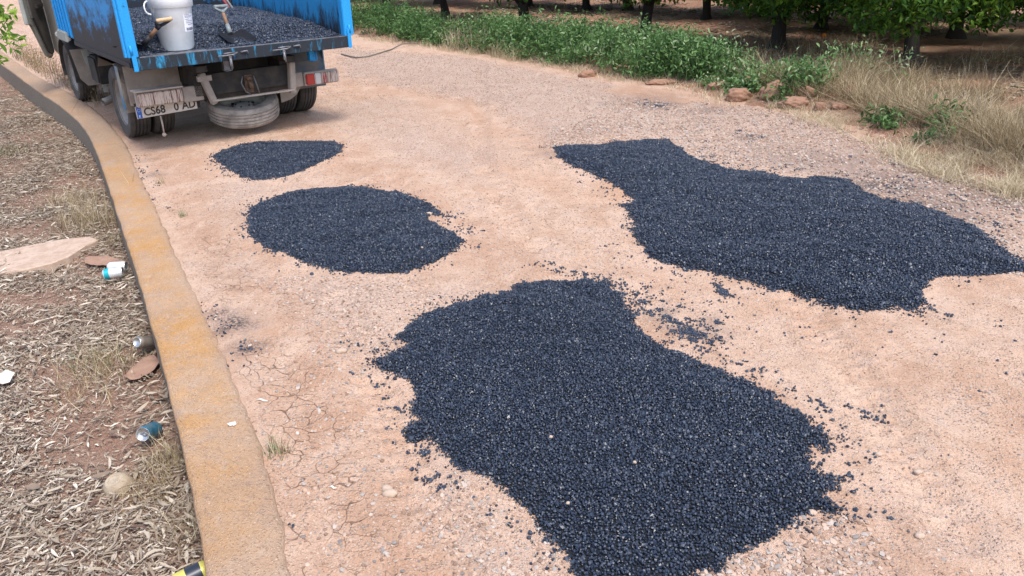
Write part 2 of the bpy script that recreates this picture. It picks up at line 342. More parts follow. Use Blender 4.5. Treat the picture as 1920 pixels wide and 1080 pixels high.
class MB:
    def __init__(s): s.bm = bmesh.new()
    def box(s, x0, x1, y0, y1, z0, z1, bev=0, mt=None):
        r = bmesh.ops.create_cube(s.bm, size=1); vs = r['verts']
        bmesh.ops.scale(s.bm, vec=(abs(x1 - x0), abs(y1 - y0), abs(z1 - z0)), verts=vs)
        bmesh.ops.translate(s.bm, vec=((x0 + x1) / 2, (y0 + y1) / 2, (z0 + z1) / 2), verts=vs)
        if bev:
            es = list({e for v in vs for e in v.link_edges}); r = bmesh.ops.bevel(s.bm, geom=es, offset=bev, segments=2, affect='EDGES'); vs = list({v for f in r['faces'] for v in f.verts} | {v for v in vs if v.is_valid})
        if mt is not None: bmesh.ops.transform(s.bm, matrix=mt, verts=vs)
        return vs
    def tube(s, pts, r, seg=8, caps=True):
        P = [Vector(p) for p in pts]; rs = r if isinstance(r, (list, tuple)) else [r] * len(P); rings = []
        for i, p in enumerate(P):
            d = (P[min(i + 1, len(P) - 1)] - P[max(i - 1, 0)]).normalized(); a = d.orthogonal().normalized() if i == 0 else (a - d * a.dot(d)).normalized(); b = d.cross(a)
            rings.append([s.bm.verts.new(p + (a * math.cos(2 * math.pi * k / seg) + b * math.sin(2 * math.pi * k / seg)) * rs[i]) for k in range(seg)])
        for i in range(len(P) - 1):
            for k in range(seg): s.bm.faces.new((rings[i][k], rings[i][(k + 1) % seg], rings[i + 1][(k + 1) % seg], rings[i + 1][k])).smooth = True
        if caps: s.bm.faces.new(rings[0][::-1]); s.bm.faces.new(rings[-1])
    def lathe(s, prof, seg=32, mt=None, smooth=True, caps=False):
        rings = []; mt = mt or Matrix()
        for (r, z) in prof: rings.append([s.bm.verts.new(mt @ Vector((r * math.cos(2 * math.pi * k / seg), r * math.sin(2 * math.pi * k / seg), z))) for k in range(seg)])
        for i in range(len(prof) - 1):
            for k in range(seg): s.bm.faces.new((rings[i][k], rings[i][(k + 1) % seg], rings[i + 1][(k + 1) % seg], rings[i + 1][k])).smooth = smooth
        if caps: s.bm.faces.new(rings[0][::-1]); s.bm.faces.new(rings[-1])
        return rings
    def prism(s, poly, d0, d1, axis='y'):   # poly in the other two axes
        def mk(a, b, d): return {'y': (a, d, b), 'x': (d, a, b), 'z': (a, b, d)}[axis]
        A = [s.bm.verts.new(mk(a, b, d0)) for a, b in poly]; B = [s.bm.verts.new(mk(a, b, d1)) for a, b in poly]; n = len(poly)
        s.bm.faces.new(A); s.bm.faces.new(B[::-1])
        for i in range(n): s.bm.faces.new((A[i], B[i], B[(i + 1) % n], A[(i + 1) % n]))
    def build(s, name, m, parent=None, mt=None, **k):
        bmesh.ops.recalc_face_normals(s.bm, faces=s.bm.faces); me = bpy.data.meshes.new(name); s.bm.to_mesh(me); s.bm.free()
        if mt is not None: me.transform(mt)
        for x in (m if isinstance(m, list) else [m]): me.materials.append(x)
        o = bpy.data.objects.new(name, me); col.objects.link(o)
        if parent: o.parent = parent
        return tag(o, **k)
def copy_tree(o, parent=None):
    c = o.copy(); col.objects.link(c)
    if parent: c.parent = parent
    for ch in list(o.children): copy_tree(ch, c)
    return c

# instancer: small stones on points (attributes rot, scl, tone)
def gn_stones(m, sub=1):
    ng = bpy.data.node_groups.new('stones on points', 'GeometryNodeTree')
    ng.interface.new_socket('Geometry', in_out='INPUT', socket_type='NodeSocketGeometry'); ng.interface.new_socket('Geometry', in_out='OUTPUT', socket_type='NodeSocketGeometry')
    N, Lk = ng.nodes, ng.links; gi = N.new('NodeGroupInput'); go = N.new('NodeGroupOutput')
    ico = N.new('GeometryNodeMeshIcoSphere'); ico.inputs['Radius'].default_value = 1; ico.inputs['Subdivisions'].default_value = sub
    sp = N.new('GeometryNodeSetPosition'); nz = N.new('ShaderNodeTexNoise'); nz.inputs['Scale'].default_value = 1.1; nz.inputs['Detail'].default_value = 1
    sub_ = N.new('ShaderNodeVectorMath'); sub_.operation = 'SUBTRACT'; sub_.inputs[1].default_value = (.5, .5, .5); sc_ = N.new('ShaderNodeVectorMath'); sc_.operation = 'SCALE'; sc_.inputs['Scale'].default_value = 1.3
    Lk.new(nz.outputs['Color'], sub_.inputs[0]); Lk.new(sub_.outputs[0], sc_.inputs[0]); Lk.new(ico.outputs['Mesh'], sp.inputs['Geometry']); Lk.new(sc_.outputs[0], sp.inputs['Offset'])
    sm = N.new('GeometryNodeSetMaterial'); sm.inputs['Material'].default_value = m; Lk.new(sp.outputs[0], sm.inputs['Geometry'])
    ip = N.new('GeometryNodeInstanceOnPoints'); Lk.new(gi.outputs[0], ip.inputs['Points']); Lk.new(sm.outputs[0], ip.inputs['Instance'])
    for nm, sk in (('rot', 'Rotation'), ('scl', 'Scale')):
        at = N.new('GeometryNodeInputNamedAttribute'); at.data_type = 'FLOAT_VECTOR'; at.inputs['Name'].default_value = nm; Lk.new([o for o in at.outputs if o.name == 'Attribute' and o.enabled][0], ip.inputs[sk])
    Lk.new(ip.outputs[0], go.inputs[0]); return ng
GN = {'asphalt': gn_stones(M['asphalt']), 'pebble': gn_stones(M['pebble'])}
def stones(name, P, size, mkey, parent=None, flat=.75, tone=None, rng=RNG, **k):
    n = len(P); me = bpy.data.meshes.new(name); me.vertices.add(n); me.vertices.foreach_set('co', np.asarray(P, np.float32).ravel())
    s3 = np.asarray(size)[:, None] * rng.uniform(.7, 1.15, (n, 3)); s3[:, 2] *= flat
    rot = rng.uniform(-.5, .5, (n, 3)) if flat < .7 else rng.uniform(0, 6.28, (n, 3)); rot[:, 2] = rng.uniform(0, 6.28, n)
    for a, arr in (('rot', rot), ('scl', s3)): at = me.attributes.new(a, 'FLOAT_VECTOR', 'POINT'); at.data.foreach_set('vector', arr.astype(np.float32).ravel())
    at = me.attributes.new('tone', 'FLOAT', 'POINT'); at.data.foreach_set('value', (rng.random(n) if tone is None else tone).astype(np.float32))
    me.materials.append(M[mkey]); o = bpy.data.objects.new(name, me); col.objects.link(o)
    if parent: o.parent = parent
    md = o.modifiers.new('stones', 'NODES'); md.node_group = GN[mkey]
    return tag(o, kind='stuff', **k)

# ------------------------------------------------------------------ layout lines
WL = GP([(0, 118), (50, 155), (83, 179), (105, 192), (133, 214), (155, 236), (169, 258), (183, 290), (190, 313), (204, 354), (225, 416), (246, 481), (267, 547), (279, 590), (301, 673), (324, 765), (347, 858), (370, 950), (385, 1080)], .015)
WR = GP([(0, 93), (28, 114), (69, 142), (111, 164), (153, 186), (194, 217), (222, 250), (239, 272), (249, 300), (261, 330), (281, 365), (302, 407), (329, 481), (353, 525), (382, 582), (412, 645), (443, 716), (474, 792), (505, 880), (532, 970), (545, 1080)], .015)
def resample(L, n):
    d = np.r_[0, np.cumsum(np.hypot(*np.diff(L, axis=0).T))]; t = np.linspace(0, d[-1], n); return np.c_[np.interp(t, d, L[:, 0]), np.interp(t, d, L[:, 1])]
def extend(L, a=6.0, b=3.0):
    u = (L[0] - L[1]); u /= np.hypot(*u); v = (L[-1] - L[-2]); v = (L[-1] - L[-3]); v /= np.hypot(*v)
    return np.vstack([L[0] + u * a, L, L[-1] + v * b])
WLx, WRx = extend(WL), extend(WR)
NW = 190
wl, wr = resample(WLx, NW), resample(WRx, NW)
for _ in range(9):
    for q in (wl, wr): q[1:-1] = (q[:-2] + q[1:-1] * 2 + q[2:]) / 4
wc = (wl + wr) / 2                                    # goes from far left to near
VERGE = np.vstack([[-14, 27.5], [-7, 20.5], GP([(660, 66), (780, 84), (900, 100), (1010, 118), (1100, 134), (1200, 153), (1290, 166), (1400, 195), (1500, 212), (1600, 235), (1720, 285), (1810, 318), (1920, 350)]), [3.9, 3.2], [4.3, -2]])

def height(x, y):
    P = np.c_[x, y]; dw, _ = linedist(P, wc[::-1]); dv_, _ = linedist(P, VERGE)      # dw > 0 right of the wall, dv_ < 0 beyond the verge
    left = sst(.02, -.02, dw)
    hr = (fbm(x * 1.1, y * 1.1, 3, 4) - .5) * .045 + (fbm(x * 9, y * 9, 5, 3) - .5) * .012 + (vnoise(x * 40, y * 40, 9) - .5) * .004
    # wheel ruts running with the road in the near left
    for px_ in (((640, 560), (690, 700), (760, 860), (850, 1080)), ((900, 130), (900, 300), (960, 420), (1050, 500)), ((1500, 560), (1600, 700), (1800, 1000))):
        ru, par = linedist(P, GP(px_)); hr = hr - .017 * np.exp(-(ru / .075) ** 4) * (.7 + .3 * np.sign(np.sin(par * 75 + np.sign(ru) * 1.2))) * np.exp(-np.clip(np.abs(ru) - .1, 0, 9)) * (vnoise(x * 2, y * 2, 77) > .25) + .006 * np.exp(-((np.abs(ru) - .12) / .03) ** 2)
    be = sst(-.02, .5, -dv_) ; hr = hr + be * (1 - sst(.5, 1.3, -dv_)) * (.05 + .05 * fbm(x * 3, y * 3, 21, 3)) + be * (fbm(x * 2.3, y * 2.3, 31, 3) - .5) * .10 - .05 * sst(1.5, 2.2, -dv_)
    hr = hr * sst(0, .25, dw) - .004 * (1 - sst(0, .1, dw))
    hl = -.25 + (fbm(x * 1.7, y * 1.7, 41, 4) - .5) * .07 + (vnoise(x * 22, y * 22, 43) - .5) * .012
    return left * hl + (1 - left) * hr
def hz(x, y): return float(height(np.array([x]), np.array([y]))[0])
# ------------------------------------------------------------------ ground sheets
def axis_pts(segs):
    out = []
    for a, b, s in segs: out += list(np.arange(a, b, s))
    return np.array(out)
def make_ground():
    ys = [0.3]
    while ys[-1] < 44: ys.append(ys[-1] + max(.017, .0052 * ys[-1]) if ys[-1] < 16 else ys[-1] + .25)
    ys = np.array(ys); xs = axis_pts([(-26, -12, .5), (-12, -5, .09), (-5, -2.2, .035), (-2.2, 2.6, .0215), (2.6, 5.5, .035), (5.5, 10, .09), (10, 26, .5)])
    X, Y = np.meshgrid(xs, ys); x, y = X.ravel(), Y.ravel(); z = height(x, y); P = np.c_[x, y]
    ny, nx = X.shape; idx = np.arange(nx * ny).reshape(ny, nx)
    F = np.c_[idx[:-1, :-1].ravel(), idx[:-1, 1:].ravel(), idx[1:, 1:].ravel(), idx[1:, :-1].ravel()]
    wx = x + (fbm(x * 4, y * 4, 61, 3) - .5) * .35; wy = y + (fbm(x * 4, y * 4, 67, 3) - .5) * .5; Q = np.c_[wx, wy]
    def soft(poly, w=.25): return sst(-w, w, sdist(Q, GP(poly)))
    gravel = np.zeros(len(x))
    for poly, a in (([(640, 90), (900, 110), (1150, 160), (1180, 250), (1030, 265), (900, 190), (640, 140)], .85), ([(600, 190), (760, 180), (960, 300), (900, 330), (760, 290), (640, 240)], .6),
                    ([(1150, 190), (1450, 205), (1700, 290), (1920, 360), (1920, 500), (1700, 370), (1450, 320), (1300, 290), (1240, 250), (1100, 260)], .9),
                    ([(560, 530), (760, 530), (900, 540), (760, 600), (700, 650), (560, 600), (420, 480)], .6), ([(860, 900), (1060, 1060), (1100, 1200), (860, 1200), (820, 960)], .45), ([(1380, 1080), (1500, 1000), (1620, 960), (1700, 1060), (1650, 1200), (1350, 1200)], .7), ([(400, 340), (560, 345), (480, 380), (420, 420)], .6)):
        gravel = np.maximum(gravel, a * soft(poly))
    orange = np.zeros(len(x))
    for poly, a in (([(640, 150), (800, 190), (1060, 330), (1190, 380), (1180, 420), (960, 360), (800, 260), (620, 170)], .7), ([(1080, 330), (1190, 350), (1180, 400), (1080, 370)], .9), ([(1160, 540), (1280, 600), (1500, 760), (1480, 780), (1200, 640)], .6),
                    ([(900, 130), (1150, 160), (1400, 200), (1400, 215), (1100, 170), (900, 140)], .7), ([(700, 660), (790, 700), (820, 860), (760, 880), (690, 760)], .6), ([(1600, 230), (1920, 300), (1920, 350), (1700, 290)], .9)):
        orange = np.maximum(orange, a * soft(poly, .15))
    crack = soft([(440, 640), (560, 660), (640, 800), (690, 900), (740, 1060), (760, 1300), (500, 1300), (540, 1000), (470, 760)], .12)
    crack = np.maximum(crack, .65 * soft([(340, 420), (470, 470), (520, 560), (440, 640)], .1))
    tar = np.zeros(len(x))
    for px, py, r, a in ((1235, 195, .22, .9), (1215, 185, .4, .45), (1330, 205, .25, .4), (1400, 255, .14, .8), (1660, 345, .35, .8), (1780, 320, .3, .7), (1900, 375, .3, .7), (1580, 300, .35, .4), (1500, 290, .4, .35), (1720, 380, .4, .6), (1300, 625, .09, .7), (1350, 610, .06, .4), (1240, 590, .07, .5), (430, 610, .10, .75), (450, 660, .09, .75), (410, 590, .07, .7), (290, 330, .10, .55), (275, 300, .1, .4), (1040, 290, .12, .4)):
        g = G(px, py); d = np.hypot(wx * .6 + x * .4 - g[0], wy * .6 + y * .4 - g[1]); tar = np.maximum(tar, a * np.exp(-(d / r) ** 2))
    dw, _ = linedist(P, wc[::-1]); dv_, _ = linedist(P, VERGE)
    orange = np.maximum(orange, .5 * sst(-.25, 0, dv_))
    mask = np.c_[gravel, orange, crack, np.ones(len(x))]; _, par = linedist(P, wc[::-1]); streak = .8 * fbm(dw * 2.4 + (fbm(x * .7, y * .7, 181, 2) - .5) * .8, par * .13, 183, 4) + .2 * fbm(x * 5, y * 5, 185, 3)
    fc = F[:, 0]; cw = dw[F].mean(1); cv = dv_[F].mean(1) + (fbm(x[fc] * 5, y[fc] * 5, 71, 2) - .5) * .3
    for name, sel, m in (('ground', cw < 0, 'left'), ('road', (cw >= 0) & (cv > 0), 'road'), ('orchard_ground', (cw >= 0) & (cv <= 0), 'orchard')):
        Fs = F[sel]; u, inv = np.unique(Fs, return_inverse=True); Fs = inv.reshape(Fs.shape)
        me = npmesh(name, np.c_[x, y, z][u], Fs, {'mask': mask[u], 'tar': tar[u], 'streak': streak[u]}, smooth=True); link(name, me, M[m], kind='structure')
make_ground()
b = MB(); b.box(-400, 400, -400, 400, -.9, -.42); b.build('terrain', M['orchard'], kind='structure')

# ------------------------------------------------------------------ low concrete wall
def make_wall():
    root = empty('retaining_wall', (float(wc[100][0]), float(wc[100][1]), -.3), label='low curving concrete kerb wall with orange lichen along the left of the road', cat='wall')
    inv = Matrix.Translation(-root.location)
    joint = min(range(NW), key=lambda i: np.hypot(*(wc[i] - (G(228, 418)[:2] + G(305, 412)[:2]) / 2)))
    j2 = min(range(NW), key=lambda i: np.hypot(*(wc[i] - G(140, 200)[:2])))
    cuts = [0, j2, joint, NW - 1]
    for s_ in range(3):
        a, e = cuts[s_], cuts[s_ + 1]; V = []; F = []; li = []; sdv = []; nx = 13
        steps = (e - a) * 4 + 1
        for k in range(steps):
            t = a + k / 4; i = min(int(t), NW - 2); f = t - i
            L = wl[i] * (1 - f) + wl[i + 1] * f; Rr = wr[i] * (1 - f) + wr[i + 1] * f
            end = min(k, steps - 1 - k); dz = -.006 if end == 0 else 0
            ff = (np.array([L, Rr])[0])
            prof = [(-.01, -.38), (-.004, -.004), (0, .006 + dz), (.022, .015 + dz)] + [(q, .017 + dz) for q in np.linspace(.12, .88, 6)] + [(.97, .013 + dz), (1.0, 0), (1.005, -.38)]
            wj = (fbm(t * .21, 3.3, 91, 3) - .5) * .012
            for q, z in prof:
                p = L + (Rr - L) * q; rough = (vnoise(p[0] * 14, p[1] * 14, 93) - .5) * .007 + (vnoise(p[0] * 50, p[1] * 50, 94) - .5) * .003 if z > 0 else 0
                off = wj if q < .5 else wj * .6
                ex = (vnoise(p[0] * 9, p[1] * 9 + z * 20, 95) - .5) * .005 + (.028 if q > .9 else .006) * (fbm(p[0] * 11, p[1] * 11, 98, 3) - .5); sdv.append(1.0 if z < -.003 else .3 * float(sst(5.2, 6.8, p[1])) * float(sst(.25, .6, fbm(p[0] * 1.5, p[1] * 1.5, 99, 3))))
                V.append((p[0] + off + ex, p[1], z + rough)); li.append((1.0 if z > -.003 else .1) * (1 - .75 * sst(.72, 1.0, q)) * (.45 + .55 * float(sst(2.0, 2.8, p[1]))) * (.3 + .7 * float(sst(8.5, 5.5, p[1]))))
            if k == 0: n = len(prof)
        for k in range(steps - 1):
            for q in range(n - 1): F.append((k * n + q, k * n + q + 1, (k + 1) * n + q + 1, (k + 1) * n + q))
        V = np.array(V); me = npmesh('wall_section', V - np.array(root.location), F, {'lichen': np.array(li), 'side': np.array(sdv)}, smooth=False)
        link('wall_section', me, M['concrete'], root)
make_wall()

# ------------------------------------------------------------------ asphalt patches
PATCH = [
 ('small', [(400, 290), (420, 280), (460, 270), (500, 265), (560, 262), (620, 264), (641, 272), (640, 285), (620, 297), (590, 310), (560, 322), (530, 332), (490, 338), (460, 335), (440, 325), (425, 315), (405, 302)], .0067,
  'smallest oval patch of black asphalt lying nearest the truck', .022),
 ('oval', [(463, 405), (480, 385), (500, 375), (545, 362), (600, 355), (650, 350), (700, 353), (750, 360), (790, 376), (828, 395), (830, 408), (805, 402), (800, 410), (820, 420), (845, 432), (875, 450), (870, 462), (840, 480), (800, 502), (750, 515), (700, 512), (650, 508), (610, 500), (560, 490), (530, 475), (490, 462), (470, 440)], .0068,
  'round patch of black asphalt in the middle left beside the low wall', .03),
 ('long', [(1040, 280), (1060, 275), (1110, 275), (1160, 268), (1200, 265), (1250, 262), (1280, 280), (1310, 300), (1370, 318), (1430, 322), (1470, 332), (1530, 330), (1590, 335), (1625, 360), (1660, 375), (1720, 378), (1780, 400), (1830, 420), (1860, 445), (1890, 470), (1925, 490), (1960, 512), (1900, 510), (1850, 515), (1780, 515), (1740, 530), (1735, 560), (1720, 580), (1680, 578), (1630, 583), (1570, 575), (1500, 555), (1440, 537), (1380, 520), (1330, 508), (1290, 505), (1250, 495), (1220, 480), (1190, 440), (1185, 410), (1165, 385), (1190, 375), (1150, 345), (1120, 330), (1080, 315), (1045, 300)], .0072,
  'long wide patch of black asphalt along the verge side of the road', .033),
 ('near', [(735, 628), (760, 610), (800, 590), (850, 568), (900, 560), (960, 550), (965, 538), (1010, 530), (1080, 525), (1140, 525), (1165, 555), (1190, 590), (1200, 615), (1240, 640), (1290, 665), (1340, 690), (1400, 715), (1450, 735), (1480, 760), (1520, 790), (1562, 827), (1552, 845), (1520, 838), (1508, 858), (1540, 880), (1575, 900), (1570, 920), (1545, 930), (1577, 965), (1560, 975), (1520, 968), (1480, 990), (1430, 1020), (1390, 1050), (1340, 1075), (1280, 1100), (1180, 1120), (1080, 1100), (1060, 1065), (1045, 1030), (1015, 995), (990, 960), (940, 930), (900, 900), (850, 870), (815, 840), (800, 822), (775, 826), (757, 812), (762, 788), (780, 785), (768, 760), (775, 735), (760, 710), (720, 695), (690, 680), (720, 665), (745, 655), (765, 642)], .0060,
  'largest nearest patch of black asphalt in the foreground', .032)]
POLYS = {}
def make_patch(nm, pix, ss, label, thick):
    poly = GP(pix); POLYS[nm] = poly; lo, hi = poly.min(0) - .12, poly.max(0) + .12; c = (lo + hi) / 2
    def prof(P):
        d = sdist(P, poly) + (fbm(P[:, 0] * 16, P[:, 1] * 16, 101, 3) - .5) * .085
        return d, thick * (1 - np.exp(-np.clip(d, 0, 9) / .10)) * (.8 + .4 * fbm(P[:, 0] * 2.2, P[:, 1] * 2.2, 103, 3)) + (fbm(P[:, 0] * 9, P[:, 1] * 9, 105, 2) - .5) * .014 * sst(0, .1, d) + (fbm(P[:, 0] * 3, P[:, 1] * 5, 108, 3) - .5) * .03 * sst(0, .2, d)
    g = .016; xs = np.arange(lo[0], hi[0], g); ys = np.arange(lo[1], hi[1], g); X, Y = np.meshgrid(xs, ys); P = np.c_[X.ravel(), Y.ravel()]
    d, t = prof(P); base = height(P[:, 0], P[:, 1]); z = np.where(d > 0, base + t - .004, base - .03)
    ny, nx = X.shape; idx = np.arange(nx * ny).reshape(ny, nx); F = np.c_[idx[:-1, :-1].ravel(), idx[:-1, 1:].ravel(), idx[1:, 1:].ravel(), idx[1:, :-1].ravel()]
    F = F[(d[F] > -.012).any(1)]; u, inv = np.unique(F, return_inverse=True)
    me = npmesh('asphalt_patch', np.c_[P - c, z][u], inv.reshape(F.shape), smooth=True)
    o = link('asphalt_patch', me, M['asphalt_bed'], label=label, cat='asphalt patch', group='asphalt patches on the dirt road'); o.location = (c[0], c[1], 0)
    pitch = ss * 1.45; xs = np.arange(lo[0], hi[0], pitch); ys = np.arange(lo[1], hi[1], pitch); X, Y = np.meshgrid(xs, ys)
    P = np.c_[X.ravel(), Y.ravel()] + RNG.uniform(-.5, .5, (X.size, 2)) * pitch; d, t = prof(P)
    fr = .6 * np.clip(fbm(P[:, 0] * 7, P[:, 1] * 7, 107, 3) * 3.2 - 1.25, 0, 1); keep = (d > 0) | (RNG.random(len(P)) < fr * np.exp(d / (.012 + .028 * fr))); P, d, t = P[keep], d[keep], t[keep]
    z = height(P[:, 0], P[:, 1]) + np.where(d > 0, t, 0) + RNG.uniform(.05, .75, len(P)) * ss
    tone = np.clip(RNG.normal(.35, .22, len(P)), 0, 1)
    s = ss * RNG.uniform(.55, 1.1, len(P)) * (1 + .6 * (RNG.random(len(P)) < .06))
    stones('asphalt_chips', np.c_[P - c, z], s, 'asphalt', o, flat=.8, tone=tone)
    return len(P)
NP = [make_patch(*p) for p in PATCH]
print('patch stones', NP)

# crumbs thrown off the patches
def scatter_crumbs():
    pts = []
    def blob(px, py, rad, n, h=0):
        g = G(px, py); q = RNG.normal(0, rad, (n, 2)) + g[:2]; pts.append(q)
    def along(a, b, n, spread, k=4):
        A, B = G(*a)[:2], G(*b)[:2]
        for i in range(n):
            t = RNG.random(); c = A + (B - A) * t + RNG.normal(0, spread, 2); pts.append(c + RNG.normal(0, .011, (RNG.integers(1, k + 1), 2)))
    along((1010, 500), (1140, 520), 30, .05, 9); along((1170, 540), (1330, 640), 110, .06, 12); along((1260, 600), (1330, 640), 40, .03, 22)
    along((1180, 470), (1400, 620), 64, .16, 4); along((1240, 500), (1740, 590), 70, .05, 7); along((1340, 530), (1370, 560), 26, .02, 22); along((1330, 640), (1560, 790), 60, .06, 7)
    along((1300, 560), (1900, 620), 30, .25, 5); along((1560, 740), (1900, 640), 30, .4, 3); along((1600, 765), (1670, 785), 10, .015, 14); along((1560, 860), (1660, 1000), 22, .08, 3)
    along((690, 690), (760, 800), 22, .035, 7); along((640, 640), (720, 660), 16, .03, 9); along((780, 840), (960, 980), 26, .04, 5); along((740, 820), (800, 860), 8, .02, 10); along((760, 870), (850, 920), 14, .02, 10)
    along((390, 300), (430, 330), 22, .05, 6); along((640, 270), (560, 330), 14, .05, 4); along((820, 395), (880, 440), 40, .05, 7); along((470, 460), (620, 505), 28, .03, 6)
    along((1270, 275), (1900, 430), 160, .14, 9); along((1560, 300), (1900, 390), 110, .2, 12); along((1200, 190), (1260, 200), 26, .07, 30); along((1380, 240), (1420, 262), 12, .05, 22); along((1340, 200), (1480, 230), 20, .15, 6)
    along((1040, 280), (1160, 380), 40, .05, 6); along((385, 570), (460, 690), 46, .035, 4); along((250, 290), (300, 400), 60, .05, 5); along((900, 560), (1180, 520), 30, .04, 6)
    for px, py, n in ((1780, 592, 22), (1605, 870, 10), (1350, 602, 26), (1195, 580, 12), (1210, 535, 8), (1035, 497, 14), (1018, 502, 8), (770, 820, 16), (1460, 760, 8), (1640, 855, 3), (920, 320, 4), (1595, 893, 7), (545, 985, 6), (1100, 515, 30), (1075, 512, 16)): blob(px, py, .010, n)
    P = np.vstack(pts); P = P[RNG.random(len(P)) < .68]; z = height(P[:, 0], P[:, 1]) + .003
    stones('asphalt_crumbs', np.c_[P, z], RNG.uniform(.003, .0078, len(P)), 'asphalt', label='loose black asphalt crumbs spilled over the dirt between the patches', cat='asphalt crumbs', flat=.8)
scatter_crumbs()

def scatter_gravel():
    def zone(poly, dens, s0, s1):
        q = GP(poly); lo, hi = q.min(0), q.max(0); n = int(np.prod(hi - lo) * dens * 1.35); P = RNG.uniform(lo, hi, (n, 2)); d = sdist(P, q) + (fbm(P[:, 0] * 4, P[:, 1] * 4, 111, 3) - .5) * .5
        P = P[(d > -.02) & (RNG.random(n) < .25 + 1.1 * fbm(P[:, 0] * 6, P[:, 1] * 6, 113, 3) ** 1.5)]; return P, RNG.uniform(s0, s1, len(P)) * RNG.uniform(.6, 1, len(P)), None
    zs = [zone([(440, 620), (560, 640), (760, 880), (900, 1200), (540, 1200), (520, 950)], 900, .004, .011),
          zone([(250, 262), (650, 150), (1000, 250), (1200, 420), (1200, 560), (700, 650), (420, 600), (300, 420)], 1500, .0025, .0075),
          zone([(640, 85), (900, 110), (1150, 160), (1180, 260), (1030, 275), (900, 200), (640, 150)], 1500, .004, .011),
          zone([(1150, 180), (1450, 205), (1700, 290), (1960, 360), (1960, 520), (1700, 400), (1450, 340), (1300, 310), (1240, 270), (1020, 280)], 2600, .005, .015),
          zone([(540, 520), (760, 520), (900, 550), (760, 640), (700, 690), (560, 640), (460, 520)], 2600, .003, .011),
          zone([(1000, 260), (1200, 420), (1230, 510), (1500, 570), (1960, 540), (1960, 800), (1560, 790), (1200, 620), (1150, 510), (900, 560), (860, 440)], 1400, .002, .006),
          zone([(1480, 760), (1960, 700), (1960, 1150), (1400, 1150), (1580, 960)], 2200, .002, .0065),
          zone([(440, 640), (740, 600), (800, 860), (1000, 1000), (1100, 1200), (560, 1200), (520, 900)], 1800, .002, .006),
          zone([(860, 880), (1040, 1020), (1080, 1200), (840, 1200), (800, 940)], 4500, .003, .010),
          zone([(1300, 1085), (1430, 1020), (1560, 975), (1640, 1000), (1660, 1200), (1250, 1200)], 7000, .004, .013),
          zone([(640, 140), (240, 240), (100, 160), (0, 80), (0, 10), (100, 20), (640, 60)], 500, .004, .010)]
    P = np.vstack([q[0] for q in zs]); s = np.concatenate([q[1] for q in zs])
    ok = np.ones(len(P), bool)
    for k, pl in POLYS.items(): ok &= sdist(P, pl) < .015
    dw, _ = linedist(P, wc[::-1]); ok &= dw > .13; ok &= (np.abs(P[:, 0]) < .72 * P[:, 1] + .6); P, s = P[ok], s[ok]
    z = height(P[:, 0], P[:, 1]) + s * .15
    tone = RNG.random(len(P)) ** 1.25 * .97
    stones('gravel', np.c_[P, z], s, 'pebble', flat=.55, tone=tone, label='pale pinkish gravel scattered over the dirt road surface', cat='gravel')
    print('gravel', len(P))
scatter_gravel()

# ------------------------------------------------------------------ blades and leaves as raw arrays
class Soup:
    def __init__(s): s.V = []; s.F = []; s.T = []; s.n = 0
    def add(s, V, F, T): s.V.append(V); s.F.append(F + s.n); s.T.append(T); s.n += len(V)
    def mesh(s, name, origin=(0, 0, 0)):
        return npmesh(name, np.vstack(s.V) - np.array(origin), np.vstack(s.F), {'tone': np.concatenate(s.T)})
def blades(base, hgt, wid, lean, curl, tone, rng=RNG, seg=3):
    """ribbons: base (n,3), curving over"""
    n = len(base); az = rng.uniform(0, 6.283, n); d = np.c_[np.cos(az), np.sin(az), np.zeros(n)]; side = np.c_[-np.sin(az + rng.normal(0, .8, n)), np.cos(az), np.zeros(n)]
    V = np.zeros((n, (seg + 1) * 2, 3))
    for k in range(seg + 1):
        t = k / seg; out = (lean * t + curl * t * t)[:, None] * hgt[:, None]; up = hgt * (t - .35 * np.clip(curl, 0, 2) * t * t)
        c = base + d * out + np.c_[np.zeros(n), np.zeros(n), up]; ww = (wid * (1 - .8 * t))[:, None]
        V[:, 2 * k] = c - side * ww; V[:, 2 * k + 1] = c + side * ww
    F = []
    for k in range(seg): F.append([2 * k, 2 * k + 1, 2 * k + 3, 2 * k + 2])
    F = (np.array(F)[None] + (np.arange(n) * (seg + 1) * 2)[:, None, None]).reshape(-1, 4)
    return V.reshape(-1, 3), F, np.repeat(tone, (seg + 1) * 2)
def leaves(c, size, asp, tone, rng=RNG, tilt=1.0, droop=0.0, fold=.25):
    """diamond leaves of two folded halves: 6 verts, 2 quads"""
    n = len(c); az = rng.uniform(0, 6.283, n); el = rng.normal(-droop, .5 * tilt, n)
    a = np.c_[np.cos(az) * np.cos(el), np.sin(az) * np.cos(el), np.sin(el)]; up = np.array([0, 0, 1.0]) + rng.normal(0, .45 * tilt, (n, 3))
    s = np.cross(a, up); s /= np.linalg.norm(s, axis=1)[:, None] + 1e-9; nn = np.cross(s, a)
    L = size[:, None]; W = L * asp; V = np.zeros((n, 6, 3))
    V[:, 0] = c; V[:, 1] = c + a * L * .35 + s * W * .5 + nn * L * fold * .3; V[:, 2] = c + a * L * .7 + s * W * .42 + nn * L * fold * .2
    V[:, 3] = c + a * L - nn * L * fold * .5; V[:, 4] = c + a * L * .7 - s * W * .42 + nn * L * fold * .2; V[:, 5] = c + a * L * .35 - s * W * .5 + nn * L * fold * .3
    F = (np.array([[0, 1, 2, 3], [0, 3, 4, 5]])[None] + (np.arange(n) * 6)[:, None, None]).reshape(-1, 4)
    return V.reshape(-1, 3), F, np.repeat(tone, 6)
